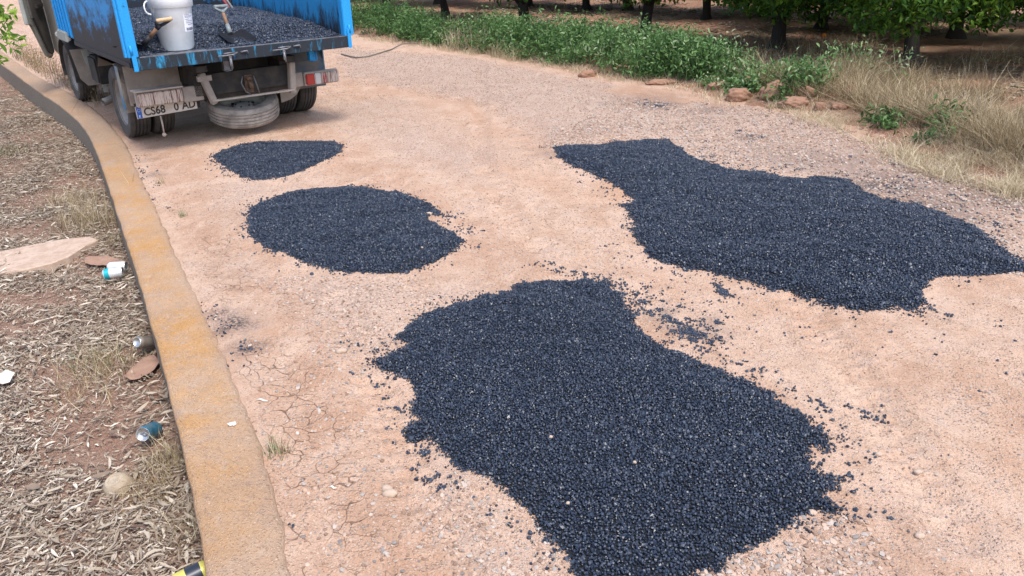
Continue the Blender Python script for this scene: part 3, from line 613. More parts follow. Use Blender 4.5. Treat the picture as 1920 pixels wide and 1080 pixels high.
def curled(c, L, W, az, pitch, curl, tone, twist=None):
    """narrow curled dry leaves, 3 segments of a shallow gutter: 4 x 3 verts"""
    n = len(c); K = 4; V = np.zeros((n, K * 3, 3)); d = np.c_[np.cos(az), np.sin(az), np.zeros(n)]; s = np.c_[-np.sin(az), np.cos(az), np.zeros(n)]
    bend = RNG.normal(0, .35, n)
    for k in range(K):
        t = k / (K - 1) - .5; wv = np.array([.25, 1, .85, .12])[k]
        p = c + d * (L * t)[:, None] + s * (bend * L * (t * t))[:, None]; zz = L * t * pitch + L * curl * (t * t) * 1.2
        p = p + np.c_[np.zeros(n), np.zeros(n), zz]; tw = (twist if twist is not None else 0) * (t + .5)
        for j, q in enumerate((-1, 0, 1)):
            ww = W * wv * q * .5
            V[:, k * 3 + j] = p + s * (ww * np.cos(tw))[:, None] + np.c_[np.zeros(n), np.zeros(n), np.abs(ww) * .55 + ww * np.sin(tw)]
    F = []
    for k in range(K - 1):
        for j in range(2): F.append([k * 3 + j, k * 3 + j + 1, (k + 1) * 3 + j + 1, (k + 1) * 3 + j])
    F = (np.array(F)[None] + (np.arange(n) * K * 3)[:, None, None]).reshape(-1, 4)
    return V.reshape(-1, 3), F, np.repeat(tone, K * 3)

# ------------------------------------------------------------------ leaf litter left of the wall
def litter():
    sp = Soup(); n = 330000
    y = RNG.power(1.05, n) * 9.0 + 1.0; x = np.where(RNG.random(n) < .16, RNG.uniform(-12, -4.5, n), RNG.uniform(-7.5, -.7, n)); y = np.where((x < -5) & (RNG.random(n) < .7), RNG.uniform(5.5, 14, n), y)
    P = np.c_[x, y]; dw, _ = linedist(P, wc[::-1]); vis = (x > -.78 * (y + .3)) & (dw < -.12)
    dens = fbm(x * 2.1, y * 2.1, 131, 3)
    def bare(px, py, r):
        g = G(px, py, -.25); return 1 - .93 * np.exp(-(((x - g[0]) / r[0]) ** 2 + ((y - g[1]) / r[1]) ** 2))
    k = np.clip((dens - .25) * 4, .25, 1) * np.where(y > 6, .6, 1)
    for a in ((60, 440, (.45, .22)), (60, 560, (.5, .17)), (130, 700, (.30, .2)), (180, 850, (.30, .12)), (100, 240, (.35, .15)), (20, 620, (.3, .2))): k = k * bare(*a)
    sel = vis & (RNG.random(n) < k); P = P[sel]; m = len(P)
    L = .02 + .055 * RNG.random(m) ** 1.9; W = L * RNG.uniform(.09, .24, m); z = height(P[:, 0], P[:, 1]) + RNG.uniform(.0, .034, m)
    tone = np.clip(RNG.normal(.58, .24, m) - .35 * (RNG.random(m) < .18), 0, 1)
    sp.add(*curled(np.c_[P, z], L, W, RNG.uniform(0, 6.283, m), RNG.normal(0, .14, m), RNG.uniform(-.1, .4, m), tone, RNG.normal(0, .6, m)))
    print('litter', m)
    mb = 70000; q = P[RNG.integers(0, m, mb)] + RNG.normal(0, .07, (mb, 2)); dq, _ = linedist(q, wc[::-1]); q = q[dq < -.1]; mb = len(q)
    sp.add(*leaves(np.c_[q, height(q[:, 0], q[:, 1]) + RNG.uniform(.002, .022, mb)], RNG.uniform(.007, .024, mb), .4, np.clip(RNG.normal(.5, .28, mb), 0, 1), tilt=.5))
    # twigs and stalks
    m2 = m // 5; q = P[RNG.integers(0, m, m2)] + RNG.normal(0, .05, (m2, 2)); zz = height(q[:, 0], q[:, 1]) + RNG.uniform(.005, .03, m2)
    sp.add(*curled(np.c_[q, zz], RNG.uniform(.05, .17, m2), RNG.uniform(.0015, .0035, m2), RNG.uniform(0, 6.283, m2), RNG.normal(0, .08, m2), RNG.uniform(0, .1, m2), np.clip(RNG.normal(.5, .25, m2), 0, 1)))
    link('leaf_litter', sp.mesh('leaf_litter'), M['litter'], label='carpet of curled dry leaves and twigs left of the low wall', cat='leaf litter', kind='stuff')
litter()
def distinct_leaves():
    items = [((10, 718), .10, .055, .95, 'pale bleached leaf lying at the left edge of the litter'), ((66, 920), .07, .032, .22, 'broad reddish brown leaf on bare soil low on the left'), ((193, 919 - 20), .075, .03, .2, 'dark red brown leaf left of the cream plastic lid'),
             ((213, 817), .045, .022, .12, 'small upright rust brown leaf left of the blue can'), ((35, 680), .085, .014, .5, 'narrow tan leaf stalk beside the bare soil patch'), ((105, 752), .06, .016, .85, 'thin pale curled leaf below the bare soil patch')]
    for (px, py), L, W, tn, lab in items:
        g = G(px, py, -.235); z = hz(g[0], g[1]) + .035
        V, F, T = curled(np.zeros((1, 3)), np.array([L]), np.array([W]), np.array([random.uniform(-.5, .8)]), np.array([.1]), np.array([.5]), np.array([tn]), np.array([.3]))
        o = link('dry_leaf', npmesh('dry_leaf', V, F, {'tone': T}), M['litter'], label=lab, cat='leaf', group='larger single leaves in the litter'); o.location = (g[0], g[1], z)
distinct_leaves()

# ------------------------------------------------------------------ grass tufts (each a thing)
def tuft(px, py, h, r, n, label, base=-.25, green=0.0, name='dry_grass_tuft', lean=.6, cat='grass tuft', group='dry grass tufts along the low wall', wid=.0016):
    g = G(px, py, base); q = np.clip(np.c_[RNG.normal(0, r, n), RNG.normal(0, r, n)], -1.9 * r, 1.9 * r); z = height(q[:, 0] + g[0], q[:, 1] + g[1]); z0 = hz(g[0], g[1])
    hh = h * RNG.uniform(.35, 1, n); tn = np.clip(RNG.normal(.55, .25, n), 0, 1)
    V, F, T = blades(np.c_[q, z - z0], hh, np.full(n, wid) * RNG.uniform(.6, 1.3, n), RNG.normal(0, lean, n), np.abs(RNG.normal(0, .4, n)), tn)
    me = npmesh(name, V, F, {'tone': T}, mi=(np.repeat(RNG.random(n) < green, 3)).astype(int)); me.materials.append(M['drygrass']); me.materials.append(M['weed'])
    o = link(name, me, None, label=label, cat=cat, group=group); o.location = (g[0], g[1], z0); return o
tuft(175, 425, .26, .13, 520, 'large dry grass tuft against the wall above the buried slab'); tuft(140, 385, .20, .12, 260, 'loose dry grass tuft left of the large one on the litter')
tuft(225, 455, .14, .05, 120, 'small dry tuft tight against the wall above the two cans'); tuft(200, 690, .15, .09, 320, 'straw tuft with green blades left of the upright can', green=.12)
tuft(150, 745, .11, .09, 160, 'flattened straw tuft on the litter below the upright can'); tuft(330, 880, .15, .07, 260, 'dry tuft against the wall beside the cream plastic lid'); tuft(290, 930, .12, .07, 160, 'thin matted tuft below the cream plastic lid')
tuft(20, 290, .16, .07, 120, 'grey green tuft at the far left edge of the litter', green=.25); tuft(360, 1000, .12, .05, 120, 'dry tuft against the wall above the yellow can')
tuft(520, 850, .10, .022, 70, 'small tuft with green blades in the cracked mud beside the wall', base=0, green=.3, group='small tufts on the road', lean=.35); tuft(344, 405, .07, .014, 34, 'tiny green sprout in the pink dirt between wall and round patch', base=0, green=.7, group='small tufts on the road', lean=.2)
tuft(300, 345, .10, .02, 26, 'sparse dry stalks against the wall near the small patch', base=0, group='small tufts on the road', lean=.25)

# dead weeds between the far wall and the road
def stalks(name, label, strip, n, h, green=.0, tonem=.3, cat='weeds'):
    sp = Soup(); A = np.array([G(*p)[:2] for p in strip]); L = resample(A, 60); i = RNG.integers(0, 60, n); c = L[i] + RNG.normal(0, .11, (n, 2)); dw, _ = linedist(c, wc[::-1]); c = c[dw > .14]; n = len(c)
    z = height(c[:, 0], c[:, 1]); hh = h * RNG.uniform(.3, 1, n) * (.5 + fbm(c[:, 0] * 2, c[:, 1] * 2, 141, 2))
    sp.add(*blades(np.c_[c, z], hh, RNG.uniform(.002, .0042, n), RNG.normal(0, .3, n), np.abs(RNG.normal(0, .25, n)), np.clip(RNG.normal(tonem, .2, n), 0, 1)))
    m = n * 4; j = RNG.integers(0, n, m); t = RNG.uniform(.3, 1, m)
    sp.add(*leaves(np.c_[c[j] + RNG.normal(0, .03, (m, 2)), z[j] + hh[j] * t], RNG.uniform(.012, .035, m), .4, np.clip(RNG.normal(tonem, .2, m), 0, 1)))
    link(name, sp.mesh(name), M['drygrass'], label=label, cat=cat, kind='stuff')
stalks('dead_weeds', 'grey brown dead weed stalks along the far stretch of the wall beside the truck', [(30, 105), (70, 130), (110, 150), (150, 172), (185, 200)], 520, .34)

# ------------------------------------------------------------------ verge growth
def band_points(n, px0, px1, d0, d1, rng=RNG):
    """points behind the verge line between two photo columns, d metres beyond it"""
    V = resample(VERGE, 400); colx = []
    for p in V:
        # photo column of the verge point
        zc = p[1] * math.cos(_t) + CAMH * math.sin(_t); up = p[1] * math.sin(_t) - CAMH * math.cos(_t)
        u, v = p[0] / zc * FPX, -up / zc * FPX; colx.append(960 + u * math.cos(_r) - v * math.sin(_r))
    colx = np.array(colx); ok = np.where((colx >= px0) & (colx <= px1) & (V[:, 1] > .5))[0]; i = ok[rng.integers(0, len(ok), n)]
    nx = np.clip(i + 1, 0, 399); tng = V[nx] - V[np.clip(i - 1, 0, 399)]; tng /= np.linalg.norm(tng, axis=1)[:, None]; nor = np.c_[-tng[:, 1], tng[:, 0]]
    d = rng.uniform(d0, d1, n); return V[i] + nor * d[:, None] + rng.normal(0, .04, (n, 2)), d, colx[i]
def green_weeds():
    sp = Soup(); st = Soup()
    for px0, px1, d0, d1, npl, h, tm in ((560, 700, .1, 1.9, 160, .5, .42), (700, 860, .1, .9, 120, .34, .45), (860, 1285, .08, 1.15, 360, .44, .54), (1180, 1290, .1, .9, 70, .36, .45), (1300, 1390, .15, .7, 34, .28, .62), (1420, 1470, .2, .8, 18, .34, .5), (1590, 1640, .12, .35, 6, .15, .45), (1670, 1710, .25, .5, 5, .16, .4), (1900, 1990, .6, 1.3, 16, .25, .85), (1290, 1450, 1.2, 2.2, 9, .5, .72)):
        P, d, cx = band_points(npl, px0, px1, d0, d1); z = height(P[:, 0], P[:, 1]); H = h * RNG.uniform(.55, 1.1, npl) * (.25 + 1.5 * fbm(P[:, 0] * 1.9, P[:, 1] * 1.9, 151, 2)) * sst(-.05, .35, d - d0 + .12); H = np.minimum(H, RNG.uniform(.34, .66, npl) - .12 * (cx > 1120) * (cx < 1280))
        per = 62; j = np.repeat(np.arange(npl), per); m = len(j); t = RNG.power(1.35, m); sprd = .13 * (.5 + h)
        c = np.c_[P[j] + RNG.normal(0, 1, (m, 2)) * sprd * (.35 + .65 * t)[:, None], z[j] + H[j] * t + RNG.normal(0, .02, m)]
        tone = np.clip(tm + RNG.normal(0, .17, m) + RNG.normal(0, .15, npl)[j] + .12 * (t - .5), 0, 1)
        sp.add(*leaves(c, RNG.uniform(.028, .075, m), .36, tone, tilt=1.3, droop=.15))
        k = 5; j = np.repeat(np.arange(npl), k); m = len(j)
        sp.add(*blades(np.c_[P[j] + RNG.normal(0, .04, (m, 2)), z[j]], H[j] * RNG.uniform(.8, 1.15, m), np.full(m, .0032), RNG.normal(0, .35, m), RNG.uniform(0, .3, m), np.clip(tm + .2 + RNG.normal(0, .1, m), 0, 1)))
    me = sp.mesh('green_weeds'); link('green_weeds', me, M['weed'], label='dense green weeds growing along the verge in front of the orchard', cat='weeds', kind='stuff'); print('weeds polys', len(me.polygons))
green_weeds()
def dry_grass():
    sp = Soup()
    for px0, px1, d0, d1, n, h, tm, lean, wd in ((1300, 1500, .4, 2.2, 3800, .34, .35, .6, .0028), (1440, 1960, .35, 2.3, 22000, .27, .34, 1.0, .0028), (1440, 1960, .3, .9, 6000, .24, .55, 1.2, .0030), (1700, 1990, .9, 2.0, 3500, .37, .45, .6, .0026),
                                         (1440, 1990, -.25, .35, 9500, .085, .85, 1.3, .0022), (1700, 1990, -.35, .3, 4500, .11, .85, 1.3, .0022), (640, 1440, -.22, .12, 5200, .10, .75, .9, .0026), (830, 900, -.02, .3, 520, .34, .85, .3, .0034), (900, 980, -.1, .15, 420, .22, .75, .4, .003), (560, 800, 1.2, 3.0, 900, .3, .6, .5, .004), (1000, 1960, 2.2, 5.0, 5000, .22, .4, .9, .004)):
        P, d, cx = band_points(n, px0, px1, d0, d1); clump = fbm(P[:, 0] * 3.2, P[:, 1] * 3.2, 161, 3); keep = RNG.random(n) < np.clip((clump - .3) * 4, .12, 1); P, clump = P[keep], clump[keep]; m = len(P)
        z = height(P[:, 0], P[:, 1]); H = h * RNG.uniform(.4, 1.1, m) * (.45 + 1.1 * clump)
        sp.add(*blades(np.c_[P, z - .01], H, RNG.uniform(.5, 1.2, m) * wd, RNG.normal(0, lean, m), np.abs(RNG.normal(0, .5, m)), np.clip(tm + RNG.normal(0, .27, m) + (clump - .5) * .7, 0, 1)))
    me = sp.mesh('dry_grass'); link('dry_grass', me, M['drygrass'], label='dry straw coloured grass standing along the verge before the orchard', cat='dry grass', kind='stuff'); print('grass polys', len(me.polygons))
dry_grass()
def orchard_litter():
    sp = Soup(); n = 26000; P, d, cx = band_points(n, 560, 1990, 1.0, 9.0); z = height(P[:, 0], P[:, 1]) + RNG.uniform(0, .015, n)
    L = RNG.uniform(.05, .11, n); tone = np.clip(RNG.normal(.45, .25, n), 0, 1)
    k = RNG.random(n) < np.clip((fbm(P[:, 0] * 1.3, P[:, 1] * 1.3, 171, 3) - .3) * 3, .1, 1)
    sp.add(*curled(np.c_[P, z][k], L[k], (L * .4)[k], RNG.uniform(0, 6.28, k.sum()), RNG.normal(0, .1, k.sum()), RNG.uniform(0, .3, k.sum()), tone[k]))
    link('orchard_leaf_litter', sp.mesh('orchard_leaf_litter'), M['litter'], label='fallen dry leaves on the red earth under the orchard trees', cat='leaf litter', kind='stuff')
orchard_litter()

# ------------------------------------------------------------------ citrus trees
def crown_mesh(seed, nl=17000):
    rng = np.random.default_rng(seed); nc = 150
    u = rng.normal(0, 1, (nc, 3)); u /= np.linalg.norm(u, axis=1)[:, None]; rad = rng.uniform(.55, 1.0, nc) ** .5
    cen = u * rad[:, None] * np.array([1.35, 1.35, 1.0]) + np.array([0, 0, 1.45]); cen[:, 2] = np.maximum(cen[:, 2], .62 + rng.uniform(-.15, .3, nc))
    rc = rng.uniform(.22, .42, nc); k = rng.integers(0, nc, nl); v = rng.normal(0, 1, (nl, 3)); v /= np.linalg.norm(v, axis=1)[:, None]
    c = cen[k] + v * (rc[k] * rng.uniform(.3, 1, nl) ** .5)[:, None] * np.array([1, 1, .8]); c[:, 2] = np.maximum(c[:, 2], .30 + rng.uniform(0, .25, nl))
    sz = rng.uniform(.06, .115, nl); tone = np.clip(rng.normal(.5, .16, nl) + rng.normal(0, .16, nc)[k] + .12 * v[:, 2], 0, 1)
    V, F, T = leaves(c, sz, .45, tone, rng, tilt=1.1, droop=.35)
    return npmesh('crown', V, F, {'tone': T})
def trunk_mesh(seed):
    rng = random.Random(seed); b = MB(); lean = rng.uniform(-.18, .18); ly = rng.uniform(-.1, .1)
    b.tube([(0, 0, -.12), (0, 0, .0), (lean * .15, ly * .15, .12), (lean * .5, ly * .5, .35), (lean, ly, .62)], [.20, .155, .10, .085, .10], 12)
    for q in range(4):
        a = q * 1.57 + rng.uniform(-.4, .4); r = .9; o = Vector((lean, ly, .58))
        b.tube([o, o + Vector((math.cos(a) * .25, math.sin(a) * .25, .32)), o + Vector((math.cos(a) * .6 * r, math.sin(a) * .6 * r, .75)), o + Vector((math.cos(a + .3) * 1.0 * r, math.sin(a + .3) * 1.0 * r, 1.25))], [.075, .06, .04, .018], 8)
        b.tube([o + Vector((math.cos(a) * .25, math.sin(a) * .25, .32)), o + Vector((math.cos(a - .6) * .7, math.sin(a - .6) * .7, .55)), o + Vector((math.cos(a - .7) * 1.1, math.sin(a - .7) * 1.1, .5))], [.04, .03, .012], 6)
    for v in b.bm.verts: v.co += Vector((rng.uniform(-1, 1), rng.uniform(-1, 1), 0)) * .014
    bmesh.ops.recalc_face_normals(b.bm, faces=b.bm.faces); me = bpy.data.meshes.new('trunk'); b.bm.to_mesh(me); b.bm.free(); me.materials.append(M['bark']); return me
CR = [crown_mesh(s) for s in (1, 2, 3)]; TR = [trunk_mesh(s) for s in (5, 6, 7, 8)]
front = [((725, 32), .9), ((838, 34), .95), ((985, 62), 1.0), ((1207, 68), 1.0), ((1458, 88), 1.05), ((1708, 118), .95)]
fl = ['farthest citrus tree of the front row, trunk just right of the truck', 'second citrus tree from the truck, dark straight trunk behind green weeds', 'third citrus tree from the truck, leaning forked dark trunk', 'fourth citrus tree from the truck, thin trunk over red bank', 'fifth citrus tree from the truck, thick shaded trunk with low leaves', 'nearest citrus tree, trunk rising from tall dry grass at right']
spots = []
for i, ((px, py), s) in enumerate(front): g = G(px, py); spots.append((g[0], g[1], s, fl[i]))
back = [((1540, 48), .95, 'second row citrus tree seen between the fifth and nearest front trees'), ((1792, 68), 1.0, 'second row citrus tree just behind the nearest tree at right'), ((1325, 30), .9, 'second row citrus tree between the fourth and fifth front trees'), ((1100, 14), .9, 'second row citrus tree between the third and fourth front trees')]
for (px, py), s, lab in back: g = G(px, py); spots.append((g[0], g[1], s, lab))
D = (np.array(spots[4][:2]) - np.array(spots[2][:2])); D /= np.hypot(*D); Nn = np.array([-D[1], D[0]]) * 1.0
if Nn[0] < 0: Nn = -Nn
spots.append((7.2, 9.6, 1.0, 'citrus tree at the right edge of the photo, low bright leaves')); spots.append((9.3, 11.2, 1.0, 'citrus tree behind the right edge tree'))
k0 = np.array([6.0, 17.0])
for r in range(2):
    for c in range(8):
        p = k0 + Nn * (r * 4.2) - D * (c * 2.9 - 5) + RNG.normal(0, .2, 2)
        nth = ('rightmost', 'second from the right', 'third from the right', 'fourth from the right', 'fourth from the left', 'third from the left', 'second from the left', 'leftmost')[c]
        spots.append((p[0], p[1], 1.05, 'shaded citrus tree deep in the orchard, %s of the %s row' % (nth, ('third', 'last')[r])))
for i, (x, y, s, lab) in enumerate(spots):
    z = hz(x, y); t = empty('citrus_tree', (x, y, z), random.uniform(0, 6.28), label=lab, cat='tree', group='citrus trees of the orchard'); t.scale = (s, s, s)
    link('trunk', TR[i % 4], None, t); c = link('crown', CR[i % 3], M['citrus'], t)
    if i == 5: t.rotation_euler = (0, 0, 1.2)
    if i in (0, 1, 2, 3, 8, 9): c.location = (0, 0, .2)
# oranges on the ground
b = MB(); b.lathe([(.001, 0), (.02, .003), (.034, .018), (.037, .036), (.032, .054), (.018, .067), (.004, .070), (.001, .068)], 16); o = b.build('fallen_orange', M['orange'], label='ripe orange lying in the litter left of the nearest tree', cat='orange')
g = G(1543, 80); o.location = (g[0], g[1], hz(g[0], g[1]) + .12)
b = MB(); b.lathe([(.001, 0), (.02, .003), (.034, .018), (.037, .036), (.032, .054), (.018, .067), (.004, .070), (.001, .068)], 16)

# ------------------------------------------------------------------ stones along the verge
def rock(px, py, sx, sy, sz, label, mkey='stone', base=0, name='stone', group='earthy stones along the verge', cat='stone'):
    bm = bmesh.new(); bmesh.ops.create_icosphere(bm, subdivisions=4 if name == 'stone' else 2, radius=1); sd_ = random.randint(0, 999); f_ = 1.12 if name == 'stone' else 1; sx *= f_; sy *= f_; sz *= f_
    for v in bm.verts:
        n = fbm(np.array([v.co.x * 1.9 + 9]), np.array([v.co.y * 1.9 + v.co.z * 1.7]), sd_, 4)[0]; n2_ = fbm(np.array([v.co.y * 2.9 - 3]), np.array([v.co.z * 2.9 + v.co.x * 2.2]), sd_ + 5, 3)[0]; v.co *= .45 + .65 * n + .5 * n2_
        v.co.x *= sx; v.co.y *= sy; v.co.z *= sz
    me = bpy.data.meshes.new(name); bm.to_mesh(me); bm.free(); me.polygons.foreach_set('use_smooth', [True] * len(me.polygons))
    g = G(px, py, base); o = link(name, me, M[mkey], label=label, cat=cat, group=group); o.location = (g[0], g[1], hz(g[0], g[1]) + sz * .45); o.rotation_euler = (0, 0, random.uniform(-.4, .4)); return o
rock(1385, 188, .11, .08, .075, 'leftmost rounded stone of the verge row with straw over it'); rock(1412, 175, .12, .07, .07, 'stone behind and between the two left stones'); rock(1450, 190, .13, .10, .095, 'largest rounded orange stone on the verge')
rock(1490, 203, .12, .09, .06, 'low broken stone right of the largest one'); rock(1508, 194, .08, .06, .06, 'stone tucked behind the low broken stone'); rock(1537, 210, .05, .04, .04, 'small clod right of the verge row of stones')
rock(1592, 195, .075, .06, .085, 'single round stone standing in green weeds'); rock(1572, 212, .07, .05, .03, 'flat low clod in front of the single round stone'); rock(1350, 170, .13, .05, .045, 'flat clod at the left end of the row, under weeds')
rock(1102, 142, .10, .05, .05, 'small clod at the foot of the green weeds'); rock(1240, 160, .16, .06, .035, 'low earth lump under the right end of the green weeds'); rock(1678, 203, .07, .05, .05, 'pale stone in the dry grass right of the round stone')
for px, py, s, lab in ((732, 928, .020, 'pale angular clod on cracked mud, largest of two'), (725, 918, .017, 'flat clod behind the largest angular clod'), (1648, 853, .011, 'pale grey pebble alone on the right of the near patch'), (1722, 882, .012, 'grey pebble right of the alone pale pebble'), (1723, 1008, .013, 'grey stone at the lower right of the road'), (1454, 770, .012, 'cream stone at the upper right edge of the near patch'), (1522, 966, .013, 'buff stone at the right tip of the near patch'), (805, 403, .022, 'pink clod in the gap of the round patch'), (640, 660, .02, 'pale stone just left of the near patch point')):
    rock(px, py, s * 1.2, s, s * .6, lab, 'clod', 0, 'pebble', 'single pebbles on the road', 'pebble')
for px, py, lab in ((1065, 948, 'cream pebble lying on the lower part of the near patch'), (1033, 825, 'tiny white pebble on the middle of the near patch'), (792, 469, 'pink pebble on the lower right of the round patch'), (1190, 872, 'small buff pebble on the near patch, right of centre')):
    o = rock(px, py, .0065, .006, .005, lab, 'clod', .045, 'pebble', 'pebbles lying on the asphalt patches', 'pebble'); o.location.z = hz(o.location.x, o.location.y) + .056

# ------------------------------------------------------------------ buried slab, cans, rubbish
def slab():
    pts = GP([(-60, 484), (0, 480), (60, 466), (120, 455), (170, 450), (186, 456), (160, 470), (130, 488), (100, 500), (50, 512), (0, 521), (-60, 530)], -.235); c = pts.mean(0); b = MB()
    z0 = hz(c[0], c[1]); b.prism([(p[0] - c[0], p[1] - c[1]) for p in pts], -.06, .038, 'z'); bmesh.ops.bevel(b.bm, geom=[e for e in b.bm.edges], offset=.006, segments=1, affect='EDGES')
    o = b.build('concrete_slab', M['slab'], label='half buried pale concrete strip in the litter left of the wall', cat='slab'); o.location = (c[0], c[1], z0 + .005)
slab()
def can(loc, axis, body, label, tilt=0, dent=0, band=None, L=.115, r=.033, top='base', extra=None):
    """can lying along axis (world vector), origin at its centre"""
    root = empty('drinks_can', loc, 0, label=label, cat='can', group='empty drinks cans on the litter'); a = Vector(axis).normalized(); q = a.to_track_quat('Z', 'Y'); root.rotation_mode = 'QUATERNION'; root.rotation_quaternion = q
    h = L / 2; b = MB(); seg = 28
    prof = [(r * .80, -h + .004), (r, -h + .014)] + [(r, z) for z in np.linspace(-h + .02, h - .02, 8)] + [(r * .96, h - .012), (r * .84, h - .002)]
    b.lathe(prof, seg)
    if dent:
        for v in b.bm.verts:
            f = math.exp(-((v.co.z - .02) / .018) ** 2) * max(0, v.co.normalized().x * .5 + .6); v.co.x *= 1 - dent * f; v.co.y *= 1 - dent * .5 * f
    o = b.build('body', body, root)
    b = MB(); b.lathe([(r * .84, h - .002), (r * .86, h + .0005), (r * .80, h - .001), (r * .77, h - .006), (.001, h - .006)], seg); lid = b.build('lid', M['alu'], root)
    b = MB(); b.lathe([(.010, .0), (.010, .0012), (.004, .0012), (.004, 0)], 12, Matrix.Translation((.006, 0, h - .0055))); b.box(-.012, .0, -.004, .004, h - .0055, h - .0045); b.build('pull_tab', M['steel'], lid)
    b = MB(); b.lathe([(r * .80, -h + .004), (r * .74, -h), (r * .69, -h + .002), (r * .55, -h + .008), (r * .25, -h + .012), (.001, -h + .013)], seg); b.build('base', M['alu'], root)
    if band:
        z0, z1, m = band; b = MB(); b.lathe([(r + .0006, z) for z in np.linspace(z0, z1, 4)], seg); b.build('printed_band', m, root)
    return root
def gl(px, py, h): return G(px, py, h)
g = gl(221, 503, -.20); can((g[0], g[1], -.19), (1, .02, .04), M['can_white'], 'white can lying behind the teal ended can by the wall')
g = gl(213, 516, -.20); can((g[0], g[1], -.185), (1, .28, .05), M['can_white'], 'crushed white can with a teal end by the wall', dent=.35, band=(-.046, -.018, M['can_teal']))
g = gl(268, 650, -.20); can((g[0] + .012, g[1] + .02, -.185), (.42, .8, -.42), M['can_brown'], 'grey can showing its shiny base to the camera')
g = gl(278, 818, -.20); can((g[0], g[1] + .02, -.19), (-.05, -1, .42), M['can_blue'], 'blue can with its lid up, half under leaves', dent=.12)
g = gl(357, 1093, -.2); can((g[0], g[1] + .01, -.185), (.8, .5, .1), M['can_yellow'], 'yellow and black can at the bottom edge by the wall', band=(-.01, .036, M['can_dark']))
def sheet(px, py, pix, m, label, name, cat, z=.02, lift=.015, base=-.23, thick=.002):
    P = GP(pix, base); c = P.mean(0); bm = bmesh.new(); vs = [bm.verts.new((p[0] - c[0], p[1] - c[1], 0)) for p in P]; f = bm.faces.new(vs); bmesh.ops.triangulate(bm, faces=[f]); bmesh.ops.subdivide_edges(bm, edges=bm.edges[:], cuts=3, use_grid_fill=True)
    for v in bm.verts: v.co.z = float(vnoise((v.co.x + 3) * 22, (v.co.y + 3) * 22, 7)) * lift
    bmesh.ops.recalc_face_normals(bm, faces=bm.faces); r = bmesh.ops.solidify(bm, geom=bm.faces[:], thickness=thick); me = bpy.data.meshes.new(name); bm.to_mesh(me); bm.free()
    o = link(name, me, m, label=label, cat=cat); o.location = (c[0], c[1], hz(c[0], c[1]) + z); return o
sheet(0, 0, [(232, 708), (246, 690), (268, 672), (290, 668), (300, 680), (290, 694), (262, 712), (244, 713)], M['cardboard'], 'flattened brown cardboard piece below the shiny based can', 'cardboard_scrap', 'cardboard', .03)
sheet(0, 0, [(160, 484), (178, 480), (200, 482), (222, 487), (236, 492), (205, 500), (182, 498), (160, 495)], M['cardboard'], 'torn brown cardboard piece behind the two white cans', 'cardboard_scrap', 'cardboard', .03)
sheet(0, 0, [(-6, 710), (10, 709), (33, 714), (22, 726), (8, 730), (-6, 722)], M['paper'], 'scrap of off white paper at the left edge of the photo', 'paper_scrap', 'paper', .035, .03)
b = MB(); b.lathe([(.055, -.02), (.052, .0), (.046, .014), (.036, .021), (.034, .0235), (.031, .021), (.022, .022), (.020, .024), (.017, .022), (.001, .0235)], 30); o = b.build('plastic_lid', M['cream'], label='domed cream plastic tub end half buried in the dry leaves', cat='plastic lid')
g = G(215, 895, -.2); o.location = (g[0], g[1], hz(g[0], g[1]) + .03); o.rotation_euler = (R(14), R(-10), 0)
# bits on the road and wall
for px, py, L, lab, b0 in ((492, 753, .026, 'small white curled chip on the mud beside the wall', 0), (624, 915, .014, 'tiny white shell on the cracked mud', 0), (584, 488, .02, 'thin white chip at the lower edge of the round patch', 0)):
    g = G(px, py, b0); b = MB(); b.tube([(-L, 0, .004), (-L * .3, .003, .007), (L * .4, -.003, .006), (L, .002, .004)], [.002, .0045, .004, .0015], 6); o = b.build('white_chip', M['paper'], label=lab, cat='chip', group='small white chips on the road'); o.location = (g[0], g[1], hz(g[0], g[1])); o.rotation_euler = (0, 0, -.3)
g = G(436, 795, .02); bm = bmesh.new(); rr = random.Random(4)
vs = [bm.verts.new(((.016 + rr.uniform(-.006, .005)) * math.cos(a), (.011 + rr.uniform(-.004, .004)) * math.sin(a), 0)) for a in np.linspace(0, 6.283, 17)[:-1]]; f = bm.faces.new(vs); r_ = bmesh.ops.extrude_face_region(bm, geom=[f]); bmesh.ops.translate(bm, vec=(0, 0, .004), verts=[v for v in r_['geom'] if isinstance(v, bmesh.types.BMVert)])
bmesh.ops.recalc_face_normals(bm, faces=bm.faces); me = bpy.data.meshes.new('bird_dropping'); bm.to_mesh(me); bm.free(); o = link('bird_dropping', me, M['dropping'], label='white bird dropping on top of the low wall', cat='bird dropping'); o.location = (g[0], g[1], .019)
# hose on the road
pts = [(640, 103), (668, 110), (690, 108), (712, 101), (735, 93), (755, 88), (790, 84)]
b = MB(); gs = [G(*p) for p in pts]; c = gs[3]; b.tube([(q[0] - c[0], q[1] - c[1], hz(q[0], q[1]) + .014 + (.04 if i == 5 else 0)) for i, q in enumerate(gs)], .011, 8); o = b.build('hose', M['hose'], label='thin dark hose lying on the gravel right of the truck', cat='hose'); o.location = (c[0], c[1], 0)

